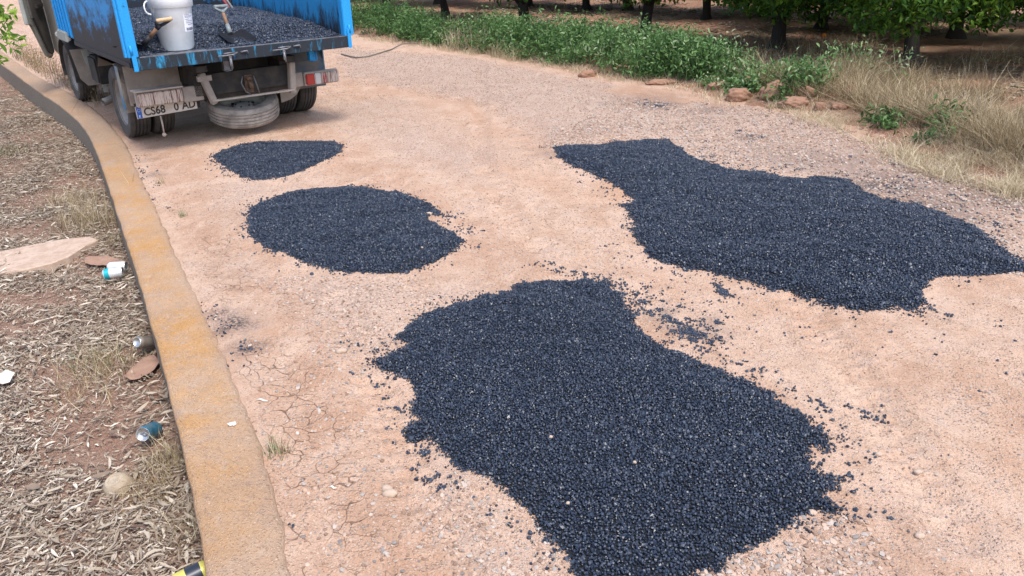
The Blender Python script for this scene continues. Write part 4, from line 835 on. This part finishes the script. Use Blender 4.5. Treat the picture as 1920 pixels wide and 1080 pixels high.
# ------------------------------------------------------------------ green twig reaching in at the top left
def twig_bush():
    base = G(-60, 150, -.25); root = empty('shrub', (base[0], base[1], hz(base[0], base[1])), label='leafy shrub with bright green tips at the top left corner', cat='shrub'); rl = np.array(root.location)
    b = MB(); tips = []
    tg = [((22, 78), .18, 5.2), ((8, 66), .35, 5.0), ((5, 20), .55, 4.8), ((-10, 110), .05, 5.0), ((-40, 30), .5, 5.2), ((-30, -30), .8, 5.0), ((12, 40), .40, 5.0)]
    for (px, py), h, Y in tg:
        d = ray(px, py); t = Y / d[1]; p = np.array([0, 0, CAMH]) + d * t - rl; tips.append(p); mid = p * .55 + np.array([0, 0, .06]); b.tube([(0, 0, -.02), tuple(mid), tuple(p)], [.008, .005, .002], 6)
    b.build('stems', M['bark'], root); sp = Soup()
    for p in tips:
        n = 16; c = p + RNG.normal(0, .025, (n, 3)); sp.add(*leaves(c, RNG.uniform(.04, .075, n), .35, RNG.uniform(.5, 1, n), tilt=1.4))
    me = sp.mesh('foliage'); link('foliage', me, M['citrus'], root)
twig_bush()

# ================================================================== TRUCK
truck = empty('tipper_truck', tuple(TO), HD, label='small blue tipper truck backed up with its tailgate open and bed full of asphalt', cat='truck')
TB_Y0, TB_Y1, ZF = -1.095, 1.95, .83
# --- bed
b = MB(); b.box(-.915, .915, TB_Y0 + .04, TB_Y1, .775, .822); b.build('bed_floor', M['deck'], truck)
b = MB(); b.box(-.945, .945, TB_Y0 - .01, TB_Y0 + .038, .732, .830, .004); beam = b.build('rear_beam', M['blue_beam'], truck)
b = MB(); b.box(-.90, .93, TB_Y0 - .006, TB_Y0 + .036, .8305, .836); b.build('edge_strip', M['steel'], beam)
for x in (-.19, .29):
    b = MB(); y = TB_Y0 - .028; z = .785
    b.tube([(x - .10, y, z - .006), (x + .03, y, z - .004), (x + .07, y, z + .012)], .007, 8); b.tube([(x - .05, y - .004, z + .012), (x + .05, y - .004, z + .014)], .006, 8)
    b.tube([(x + .10, y + .012, z + .010), (x + .155, y, z + .016), (x + .16, y, z - .008)], .007, 8); lt = b.build('latch', M['steel'], truck)
    b = MB(); b.box(x - .012, x + .012, y - .010, y + .004, z - .095, z - .01, .003); b.tube([(x, y - .004, z - .03), (x + .004, y - .01, z - .115)], .008, 8); b.build('latch_handle', M['steel'], lt)
ZT = 1.43
b = MB(); b.box(-.955, -.925, TB_Y0 + .08, 1.27, .745, ZT, .004); sl = b.build('side_board', M['blue_side'], truck, label='left side board with black tar stains')
b = MB(); b.box(.925, .955, TB_Y0 + .08, TB_Y1 - .02, .745, ZT, .004)
b.build('side_board', M['blue_in'], truck, label='right side board with tar streaks inside')
for y0, y1 in ((-.98, 1.27),):
    b = MB(); b.box(-.962, -.955, y0, y1, .745, .785); b.build('lower_rail', M['blue_side'], sl)
# rear corner posts
for sx in (-1, 1):
    b = MB(); x0 = .925; b.box(sx * .905, sx * .985, TB_Y0 - .004, TB_Y0 + .078, .832 if sx > 0 else .835, ZT + .02, .006)
    p = b.build('corner_post', M['blue'], truck)
    b = MB(); b.box(sx * .986, sx * 1.005, TB_Y0 + .01, TB_Y0 + .05, .84, ZT, .003); b.build('post_flange', M['blue'], p)
    b = MB(); b.box(sx * .945 - .018, sx * .945 + .018, TB_Y0 - .018, TB_Y0 - .011, .728, .90, .003); b.tube([(sx * .955, TB_Y0 - .012, .86), (sx * .955, TB_Y0 - .012, .93)], .012, 8); b.build('hinge', M['blue'], p)
# headboard and front left ribbed panel
b = MB(); b.box(-.92, .92, TB_Y1 - .04, TB_Y1, .82, 1.55, .004); hb = b.build('headboard', M['blue_head'], truck)
fp = MB(); fp.box(-.950, -.930, 1.29, 2.02, .80, ZT, .003); fp = fp.build('front_side_panel', M['blue'], truck)
for y in (1.33, 1.50, 1.66, 1.82, 1.98):
    b = MB(); b.box(-.968, -.951, y - .018, y + .018, .81, ZT, .004); b.build('rib', M['blue'], fp)
b = MB(); b.box(-1.0, -.97, 1.46, 1.92, .755, .86, .01); b.tube([(-.985, 1.94, .80), (-.985, 1.99, .80)], .03, 10); b.build('lock_box', M['door_edge'], truck)
b = MB()
for y in np.arange(-.8, 1.9, .45): b.box(-.90, .90, y - .03, y + .03, .70, .772)
b.build('cross_members', M['chassis'], truck)
b = MB()
for x in (-.40, .40): b.box(x - .035, x + .035, -.78, 3.9, .50, .64, .004)
for x in (-.40, .40): b.box(x - .045, x + .045, -.98, 1.9, .645, .698, .004)
b.box(-.44, .44, -.80, -.74, .42, .60); b.box(-.44, .44, -.74, -.70, .37, .42); ch = b.build('chassis', M['chassis'], truck)
b = MB(); b.tube([(-.75, 0, .33), (-.2, 0, .33), (-.1, 0, .33), (.1, 0, .33), (.2, 0, .33), (.75, 0, .33)], [.045, .05, .13, .13, .05, .045], 14); b.build('rear_axle', M['chassis'], truck)
for x in (-.40, .40):
    b = MB(); b.tube([(x, -.62, .50), (x, -.3, .42), (x, 0, .39), (x, .3, .42), (x, .62, .50)], .03, 6); b.build('leaf_spring', M['chassis'], truck)
# --- bumper frame under the bed
b = MB(); b.box(-.335, .335 + .1, -.90, -.86, .372, .388, .003); b.box(-.42, -.30, -.88, -.84, .555, .60); b.build('rear_bar', M['dusty'], truck)
for x, s in ((-.335, -1), (.44, 1)):
    b = MB(); mt = Matrix.Translation((x, -.84, .47)) @ Matrix.Rotation(R(s * 6 - 9 * (s < 0)), 4, 'Y'); b.box(-.028, .028, -.035, .035, -.125, .155, .006, mt); b.build('bar_bracket', M['dusty'], truck)
for x0, x1 in ((-.548, -.372), (.475, .57)):
    b = MB(); b.box(x0, x1, -.80, -.74, .385, .515, .006); b.build('lamp_carrier', M['dusty'], truck)
for x in (-.20, .60):
    b = MB(); b.box(x - .004, x + .05, -.96, -.90, .63, .72); b.tube([(x + .05, -.97, .72), (x + .06, -.97, .635), (x + .005, -.97, .632)], .007, 6); b.build('hook', M['steel'] if x < 0 else M['blue'], truck)
# winch and chain of the spare wheel
b = MB(); b.box(.0, .07, -.84, -.81, .40, .56, .005); b.tube([(.02, -.86, .47), (.055, -.86, .47)], [.035, .03], 12); b.tube([(.01, -.85, .53), (.065, -.85, .53)], .018, 10); wn_ = b.build('spare_winch', M['rust'], truck)
b = MB(); b.tube([(-.03, -.88, .56), (-.05, -.88, .50), (-.02, -.88, .42), (.03, -.87, .385)], .006, 6); b.tube([(.07, -.88, .55), (.09, -.88, .46), (.10, -.88, .39)], .006, 6); b.build('chain', M['steel'], wn_)
# --- mudguards
for sx in (-1, 1):
    b = MB(); out = .955; inn = .46
    prof = [(-.44, .30), (-.455, .42), (-.44, .56), (-.38, .66), (-.28, .715), (.28, .715), (.38, .62)]
    V = [[b.bm.verts.new((sx * x, y, z)) for (y, z) in prof] for x in (inn, out)]
    for i in range(len(prof) - 1): b.bm.faces.new((V[0][i], V[0][i + 1], V[1][i + 1], V[1][i]))
    bmesh.ops.solidify(b.bm, geom=b.bm.faces[:], thickness=.008)
    mg = b.build('mudguard', M['fender_blue'] if sx > 0 else M['dusty'], truck)
    b = MB(); b.box(sx * .952, sx * .965, -.45, -.38, .33, .70, .003); b.build('mudguard_lip', M['fender_blue'], mg)
b = MB(); b.prism([(.45, .40), (.68, .40), (.67, .33), (.62, .26), (.55, .22), (.45, .20)], -.475, -.467, 'y'); b.build('mud_flap', M['dusty'], truck)
# --- wheels
def wheel_meshes(r=.33, w=.185, rimr=.205):
    b = MB(); h = w / 2; pr = [(rimr, -h * .72), (rimr + .012, -h * .9), (r - .06, -h), (r - .022, -h * .97), (r - .006, -h * .80)]
    for g_ in (-.5, -.17, .17, .5): pr += [(r, h * (g_ - .07)), (r - .009, h * (g_ - .055)), (r - .009, h * (g_ + .055)), (r, h * (g_ + .07))]
    pr += [(r - .006, h * .80), (r - .022, h * .97), (r - .06, h), (rimr + .012, h * .9), (rimr, h * .72)]
    b.lathe(pr, 56, smooth=False)
    bmesh.ops.recalc_face_normals(b.bm, faces=b.bm.faces); ty = bpy.data.meshes.new('tyre'); b.bm.to_mesh(ty); b.bm.free()
    for p in ty.polygons: p.use_smooth = True
    ty.set_sharp_from_angle(angle=R(30)) if hasattr(ty, 'set_sharp_from_angle') else None
    b = MB(); b.lathe([(rimr + .006, h * .84), (rimr + .004, h * .74), (rimr - .012, h * .70), (rimr - .02, h * .1), (rimr - .035, h * -.15), (.13, h * -.28), (.105, h * -.25), (.085, h * .25), (.05, h * .30), (.001, h * .30)], 40)
    b.lathe([(rimr + .006, -h * .84), (rimr - .012, -h * .70), (rimr - .02, h * .1)], 40)
    bmesh.ops.recalc_face_normals(b.bm, faces=b.bm.faces); rm = bpy.data.meshes.new('wheel'); b.bm.to_mesh(rm); b.bm.free()
    return ty, rm
TYM, RMM = wheel_meshes()
def hole_mesh():
    b = MB()
    for k in range(10):
        a = k * math.pi / 5; c = (math.cos(a) * .155, math.sin(a) * .155); b.lathe([(.001, -.0045), (.017, -.0045), (.019, -.010)], 12, Matrix.Translation((c[0], c[1], 0)))
    for k in range(5):
        a = k * 2 * math.pi / 5 + .3; b.tube([(math.cos(a) * .067, math.sin(a) * .067, .022), (math.cos(a) * .067, math.sin(a) * .067, .04)], .009, 6)
    bmesh.ops.recalc_face_normals(b.bm, faces=b.bm.faces); me = bpy.data.meshes.new('hub_holes'); b.bm.to_mesh(me); b.bm.free(); me.materials.append(M['chassis']); return me
HM = hole_mesh()
def wheel(x, y, z, face, mr, mt_, lab=None, rot=None):
    rm = RMM.copy(); rm.materials.append(mr); o = bpy.data.objects.new('wheel', rm); col.objects.link(o); o.parent = truck; o.location = (x, y, z)
    o.rotation_euler = rot if rot else (0, R(90 * face), 0); ty = TYM.copy(); ty.materials.append(mt_); link('tyre', ty, None, o); hh = link('hub_holes', HM, None, o, kind='stuff'); hh.location = (0, 0, -.008)
    if lab: o['label'] = lab
    return o
hw = .915 - .0925
for sx in (-1, 1):
    wheel(sx * hw, 0, .33, sx, M['rim'], M['rubber'], 'outer rear wheel on the %s' % ('left' if sx < 0 else 'right')); wheel(sx * (hw - .215), 0, .33, -sx, M['rim'], M['rubber'], 'inner rear wheel on the %s' % ('left' if sx < 0 else 'right'))
    wheel(sx * .78, 2.50, .33, sx, M['rim'], M['rubber'])
wheel(.07, -.47, .215, 1, M['rim_white'], M['rubber_mud'], 'muddy spare wheel hung flat under the tail', rot=(R(12), R(-3), 0))
# --- exhaust, flaps behind the front wheel
b = MB(); b.tube([(-.2, 1.3, .34), (-.55, 1.0, .30), (-.84, .74, .25), (-.93, .70, .235)], .036, 14, caps=False); b.tube([(-.55, 1.0, .30), (-.84, .74, .25), (-.932, .699, .2345)], .031, 14, caps=False); b.build('exhaust_pipe', M['rim'], truck)
b = MB(); b.prism([(-.90, .62), (-.62, .62), (-.62, .22), (-.80, .22), (-.86, .30)], 2.06, 2.068, 'y'); b.build('front_mud_flap', M['dusty'], truck)
b = MB(); b.prism([(-.87, .66), (-.72, .66), (-.70, .20), (-.74, .20), (-.755, .42), (-.85, .50)], 1.56, 1.57, 'y'); b.tube([(-.80, 1.55, .67), (-.80, 1.55, .73)], .02, 8); b.build('side_bracket', M['door_edge'], truck)
b = MB(); b.box(-.84, -.5, 1.15, 1.5, .34, .62, .02); b.build('tool_tank', M['chassis'], truck)
# --- cab
b = MB(); b.prism([(2.12, .72), (2.12, 2.05), (2.3, 2.12), (3.3, 2.12), (3.95, 1.35), (4.0, .5), (3.35, .45), (3.15, .42), (3.02, .55), (2.85, .72)], -.83, .83, 'x')
bmesh.ops.bevel(b.bm, geom=b.bm.edges[:], offset=.03, segments=2, affect='EDGES'); cab = b.build('cab', M['cab'], truck)
b = MB(); b.box(-.6, .6, 2.108, 2.118, 1.35, 1.85, .002); b.build('rear_window', M['glass'], cab)
b = MB(); b.prism([(3.45, 1.35), (3.95, 1.35), (3.40, 1.98), (2.45, 1.98), (2.45, 1.35)], -.838, -.831, 'x'); b.build('side_window', M['glass'], cab)
b = MB(); b.prism([(-.72, 1.4), (.72, 1.4), (.62, 2.0), (-.62, 2.0)], 0, .01, 'y'); ws = b.build('windscreen', M['glass'], cab); ws.location = (0, 3.98, -.0); ws.rotation_euler = (0, 0, 0)
b = MB(); b.box(-.868, -.833, 2.20, 2.34, .70, 1.95, .008); pl = b.build('pillar', M['cab'], cab)
b = MB(); b.box(-.876, -.869, 2.24, 2.29, .93, .96, .001); b.build('reflector', M['lens_red_dusty'], pl)
# wheel arch
b = MB(); pts = [(2.5 + .37 * math.cos(a), .33 + .37 * math.sin(a)) for a in np.linspace(R(-12), R(192), 18)]; V = [[b.bm.verts.new((x, y, z)) for y, z in pts] for x in (-.90, -.66)]
for i in range(len(pts) - 1): b.bm.faces.new((V[0][i], V[0][i + 1], V[1][i + 1], V[1][i]))
bmesh.ops.solidify(b.bm, geom=b.bm.faces[:], thickness=.012); b.build('wheel_arch', M['door_trim'], cab)
# open cab door
H0 = Vector((-.87, 3.6, 0)); H1 = Vector((-1.165, 2.75, 0)); dd = (H1 - H0); ln = dd.length; ang = math.atan2(dd.y, dd.x)
MT = Matrix.Translation(H0) @ Matrix.Rotation(ang, 4, 'Z')
b = MB(); b.prism([(0, .42), (.12, .40), (.30, .44), (.50, .66), (.64, .82), (.70, .86), (ln, .86), (ln, 1.42), (0, 1.42)], -.02, .02, 'y'); bmesh.ops.bevel(b.bm, geom=b.bm.edges[:], offset=.01, segments=2, affect='EDGES'); door = b.build('cab_door', M['door_edge'], truck, MT)
b = MB(); b.prism([(.03, .47), (.12, .45), (.28, .49), (.46, .70), (.60, .87), (.64, .92), (ln - .17, .92), (ln - .17, 1.36), (.03, 1.36)], .0205, .045, 'y'); b.build('door_trim', M['door_trim'], door, MT)
b = MB(); b.box(.14, .50, .046, .075, 1.0, 1.06, .01); b.build('arm_rest', M['chassis'], door, MT)
b = MB(); b.prism([(.06, 1.43), (ln - .03, 1.43), (ln - .05, 1.95), (.40, 1.95)], -.006, .006, 'y'); b.build('door_window', M['glass'], door, MT)
# --- lamps
def lamp(x0, x1, z0, z1, secs, lab):
    b = MB(); b.box(x0, x1, -.82, -.755, z0, z1, .008); o = b.build('tail_lamp', M['mud_pale'], truck, label=lab); n = sum(s[0] for s in secs); x = x0 + .008
    for wdt, m in secs:
        ww = (x1 - x0 - .016) * wdt / n; b = MB(); b.box(x + .001, x + ww - .001, -.852, -.8205, z0 + .010, z1 - .012, .007); b.build('lens', m, o); x += ww
    return o
lamp(-.935, -.555, .395, .525, [(1.2, M['lens_mud']), (.8, M['lens_mud_red']), (.6, M['lens_mud']), (.9, M['lens_mud'])], 'left tail lamp coated in streaked mud')
b = MB(); b.box(-.955, -.552, -.875, -.745, .527, .541, .004); b.build('lamp_hood', M['mud_pale'], truck)
lamp(.575, .925, .385, .508, [(.85, M['lens_red']), (.65, M['lens_white']), (.65, M['lens_red_dusty']), (1.2, M['lens_mud'])], 'right tail lamp with clean red lens')
# --- number plate
def text_mesh(s, size, ext=.001):
    cu = bpy.data.curves.new('txt', 'FONT'); cu.body = s; cu.size = size; cu.extrude = ext; cu.offset = .0022 if size > .05 else 0; cu.align_x = 'LEFT'; cu.resolution_u = 3; ob = bpy.data.objects.new('txt', cu); col.objects.link(ob)
    bpy.context.view_layer.update(); me = bpy.data.meshes.new_from_object(ob.evaluated_get(bpy.context.evaluated_depsgraph_get())); bpy.data.objects.remove(ob); bpy.data.curves.remove(cu); me.materials.clear(); return me
PX, PZ, PY = -.935, .283, -.69
TLT = R(-2)
pr = empty('tmp'); bpy.data.objects.remove(pr)
b = MB(); b.box(0, .52, -.004, 0, 0, .11, .002); plate = b.build('number_plate', M['plate'], truck); plate.location = (PX, PY, PZ); plate.rotation_euler = (R(8), TLT, 0)
b = MB(); b.box(.006, .046, -.0055, -.0045, .004, .106); b.build('blue_band', M['eu_blue'], plate)
def txt(s, x, z, size, m, sx=1.0, name='characters', y=-.0052):
    me = text_mesh(s, size); me.transform(Matrix.Rotation(R(90), 4, 'X')); me.transform(Matrix.Diagonal((sx, 1, 1, 1))); o = link(name, me, m, plate); o.location = (x, y, z); return o
txt('CS68', .062, .018, .098, M['plate_ink'], .86); txt('0', .318, .018, .098, M['plate_ink'], .86); txt('AD', .388, .018, .098, M['plate_ink'], .86); txt('E', .018, .012, .028, M['label'], 1, 'country_letter', -.0062)
b = MB()
for k in range(12):
    a = k * math.pi / 6; x, z = .026 + .012 * math.cos(a), .074 + .012 * math.sin(a); b.box(x - .0015, x + .0015, -.0066, -.0056, z - .0015, z + .0015)
b.build('stars', M['label'], plate)
b = MB(); b.box(PX - .0, PX + .55, PY + .004, PY + .02, PZ + .02, PZ + .13); b.build('plate_holder', M['chassis'], truck)
b = MB(); b.tube([(-.745, -.70, .285), (-.742, -.70, .20), (-.745, -.70, .135)], .007, 6); b.lathe([(.001, -.02), (.014, -.014), (.019, 0), (.014, .012), (.001, .016)], 12, Matrix.Translation((-.745, -.70, .12))); b.build('hanging_pin', M['mud_pale'], truck)
# added dark panel standing in for the shade under the bed, then rear mud apron
b = MB(); b.box(-.455, .455, -.50, -.49, .36, .70); b.build('shade_panel', M['chassis'], truck)
b = MB(); b.box(-.92, -.46, -.475, -.466, .36, .70, .003); b.build('rear_apron', M['dusty'], truck)

# --- load of asphalt in the bed (world placement through the truck frame, own top-level thing)
def load():
    def top(x, y):
        r = sst(TB_Y0 + .03, -.2, y); h = .012 + r * (.085 + .055 * np.cos(np.clip(x + .1, -1, 1) * 1.4)) + .035 * sst(.2, 1.2, y) + (fbm(x * 5, y * 5, 201, 3) - .5) * .035
        clear = np.exp(-(((x + .5) / .22) ** 2 + ((y + .93) / .16) ** 2)); h = h - .07 * clear * (1 - r * .3)
        return .824 + h
    xs = np.arange(-.92, .921, .02); ys = np.arange(TB_Y0 + .045, TB_Y1 - .045, .02); X, Y = np.meshgrid(xs, ys); x, y = X.ravel(), Y.ravel(); z = top(x, y)
    ny, nx = X.shape; idx = np.arange(nx * ny).reshape(ny, nx); F = np.c_[idx[:-1, :-1].ravel(), idx[:-1, 1:].ravel(), idx[1:, 1:].ravel(), idx[1:, :-1].ravel()]
    o = link('asphalt_load', npmesh('asphalt_load', np.c_[x, y, z - .006], F, smooth=True), M['asphalt_bed'], label='heap of fresh black asphalt filling the truck bed', cat='asphalt heap'); o.location = tuple(TO); o.rotation_euler = (0, 0, HD)
    n = 26000; P = np.c_[RNG.uniform(-.915, .915, n), RNG.uniform(TB_Y0 + .045, TB_Y1 - .05, n)]; t = top(P[:, 0], P[:, 1]); k = t > .822; P, t = P[k], t[k]
    stones('asphalt_chips', np.c_[P, t], RNG.uniform(.006, .011, len(P)), 'asphalt', o, flat=.8, tone=np.clip(RNG.normal(.35, .22, len(P)), 0, 1))
    return lambda x, y: float(top(np.array([x]), np.array([y]))[0])
LT = load()
def t_empty(name, l, rz=0, **k):
    p = TW(l); return empty(name, tuple(p), HD + rz, **k)
# bucket
bk = t_empty('bucket', (-.49, -.73, .826), label='large white plastic bucket with lid standing on the truck bed', cat='bucket')
b = MB(); b.lathe([(.001, .004), (.125, .0), (.132, .006), (.166, .335), (.170, .34), (.172, .36), (.176, .43), (.180, .44)], 40); b.build('body', M['plastic_white'], bk)
b = MB(); b.lathe([(.1775, .345), (.182, .348), (.186, .425), (.188, .44), (.186, .452), (.17, .455), (.165, .448), (.001, .447)], 40); b.build('lid', M['plastic_white'], bk)
b = MB(); pts = [Vector((-.18 - .035 * math.sin(t) * 1.0, -.02 + .0 * t, .405 - .075 * (1 - math.cos(t)) / 2 * 1.4)) for t in np.linspace(0, math.pi, 9)]; b.tube([(-.176, -.03, .40)] + [tuple(p) for p in pts] + [(-.174, -.03, .30)], .007, 8); b.build('handle', M['plastic_white'], bk)
def wrap(a0, a1, z0, z1, dr, name, m, parent, n=10):   # patch following the bucket's side
    V = []; 
    for i in range(n + 1):
        a = a0 + (a1 - a0) * i / n
        for z in (z0, z1): r = .132 + (.166 - .132) * (z - .006) / .329 + dr; V.append((r * math.cos(a), r * math.sin(a), z))
    F = [(2 * i, 2 * i + 2, 2 * i + 3, 2 * i + 1) for i in range(n)]; return link(name, npmesh(name, V, F), m, parent)
A0 = R(-78 + 5); lb = wrap(A0, A0 + R(46), .15, .29, .0008, 'label', M['label'], bk)
V = []; F = []; rr = random.Random(3); a = A0 + R(6); k = 0
while a < A0 + R(40):
    wd = R(rr.choice((.5, .9, 1.3)));
    for aa in (a, a + wd):
        for z in (.158, .180): r = .132 + .1033 * (z - .006) + .0018; V.append((r * math.cos(aa), r * math.sin(aa), z))
    F.append((k, k + 2, k + 3, k + 1)); k += 4; a += wd + R(rr.choice((.5, .9)))
for z, w0, w1 in ((.283, 2, 24), (.272, 4, 40), (.262, 4, 30), (.246, 3, 20), (.232, 6, 36), (.218, 6, 30), (.204, 14, 40)):
    seg = 6
    for q in range(seg):
        a0, a1 = A0 + R(w0 + (w1 - w0) * q / seg), A0 + R(w0 + (w1 - w0) * (q + .8) / seg)
        for aa in (a0, a1):
            for zz in (z, z + .004): r = .132 + .1033 * (zz - .006) + .0018; V.append((r * math.cos(aa), r * math.sin(aa), zz))
        F.append((k, k + 2, k + 3, k + 1)); k += 4
link('barcode', npmesh('barcode', V, F), M['ink'], lb)
# shovels
def shovel(grip, socket, blade_dir, grip_dir, mw, mgrip, label, wide=.25, ys=1.0):
    root = t_empty('shovel', (socket[0], socket[1], LT(socket[0], socket[1]) - .0), label=label, cat='shovel', group='shovels left in the asphalt load'); o = Vector((socket[0], socket[1], LT(socket[0], socket[1]))); S = Vector(socket) - o; Gp = Vector(grip) - o; ax = (Gp - S).normalized(); gd = Vector(grip_dir).normalized()
    b = MB(); b.tube([S + ax * .05, Gp - ax * .07 * ys], [.017, .016], 12); b.build('shaft', mw, root)
    b = MB(); b.tube([S - ax * .02, S + ax * .07], [.024, .019], 12); b.tube([Gp - ax * .10 * ys, Gp - ax * .06 * ys], [.018, .020], 12)
    for s_ in (-1, 1): b.tube([Gp - ax * .08 * ys, Gp - ax * .045 * ys + gd * s_ * .035, Gp - ax * .022 * ys + gd * s_ * .055, Gp + gd * s_ * .058], [.014, .012, .010, .009], 8)
    b.build('yoke', M['tool_metal'] if mgrip != M['grey_paint'] else M['grey_paint'], root)
    b = MB(); b.tube([Gp - gd * .064, Gp - gd * .055, Gp + gd * .055, Gp + gd * .064], [.011, .0165, .0165, .011], 12); b.build('grip', mgrip, root)
    bd = Vector(blade_dir).normalized(); sd2 = gd; up = bd.cross(sd2).normalized(); up = up if up.z > 0 else -up
    b = MB(); n = 8; V = []
    for i in range(6):
        t = i / 5; row = []
        for j in range(n + 1):
            q = j / n * 2 - 1; wdt = wide / 2 * (.82 + .18 * min(1, t * 3)); row.append(b.bm.verts.new(S + bd * (.0 + t * .30) + sd2 * q * wdt + up * (.035 * q * q + .012 * (1 - t) ** 2 - .03)))
        V.append(row)
    for i in range(5):
        for j in range(n): b.bm.faces.new((V[i][j], V[i][j + 1], V[i + 1][j + 1], V[i + 1][j]))
    bmesh.ops.solidify(b.bm, geom=b.bm.faces[:], thickness=.004); b.build('blade', M['tool_metal'], root); return root
g1 = TL(414, 12, 1, -.52); s1 = TL(431, 62, 1, -.66); s1[2] = max(s1[2], LT(s1[0], s1[1]) + .035)
shovel(g1, s1, (.02, -1, -.20), (1, .02, -.0), M['wood_brown'], M['grey_paint'], 'square shovel with grey handle standing in the middle of the load', .26, .7)
g2 = TL(308, 37, 1, -.98); s2 = TL(272, 80, 1, -.86); s2[2] = max(s2[2], LT(s2[0], s2[1]) + .02)
shovel(g2, s2, (-.35, 1, -.12), (1, -.15, .08), M['wood_brown'], M['wood_pale'], 'shovel with pale wooden grip leaning in front of the white bucket', .20)
# standing red and grey pole
p0 = TL(433, 24, 1, 1.2); p0[2] = LT(p0[0], p0[1]) - .02; root = t_empty('tool_handle', p0, label='red and grey tool handle leaning in the load before the headboard', cat='tool handle')
top_ = TL(419, 0, 1, 1.35); dv2 = (Vector(top_) - Vector(p0)); dv2.normalize(); b = MB(); b.tube([(0, 0, 0), tuple(dv2 * .85)], .017, 10); b.build('red_shaft', M['red_paint'], root); b = MB(); b.tube([(.03, -.02, 0), tuple(dv2 * .8 + Vector((.03, -.02, 0)))], .013, 10); b.build('grey_shaft', M['grey_paint'], root)
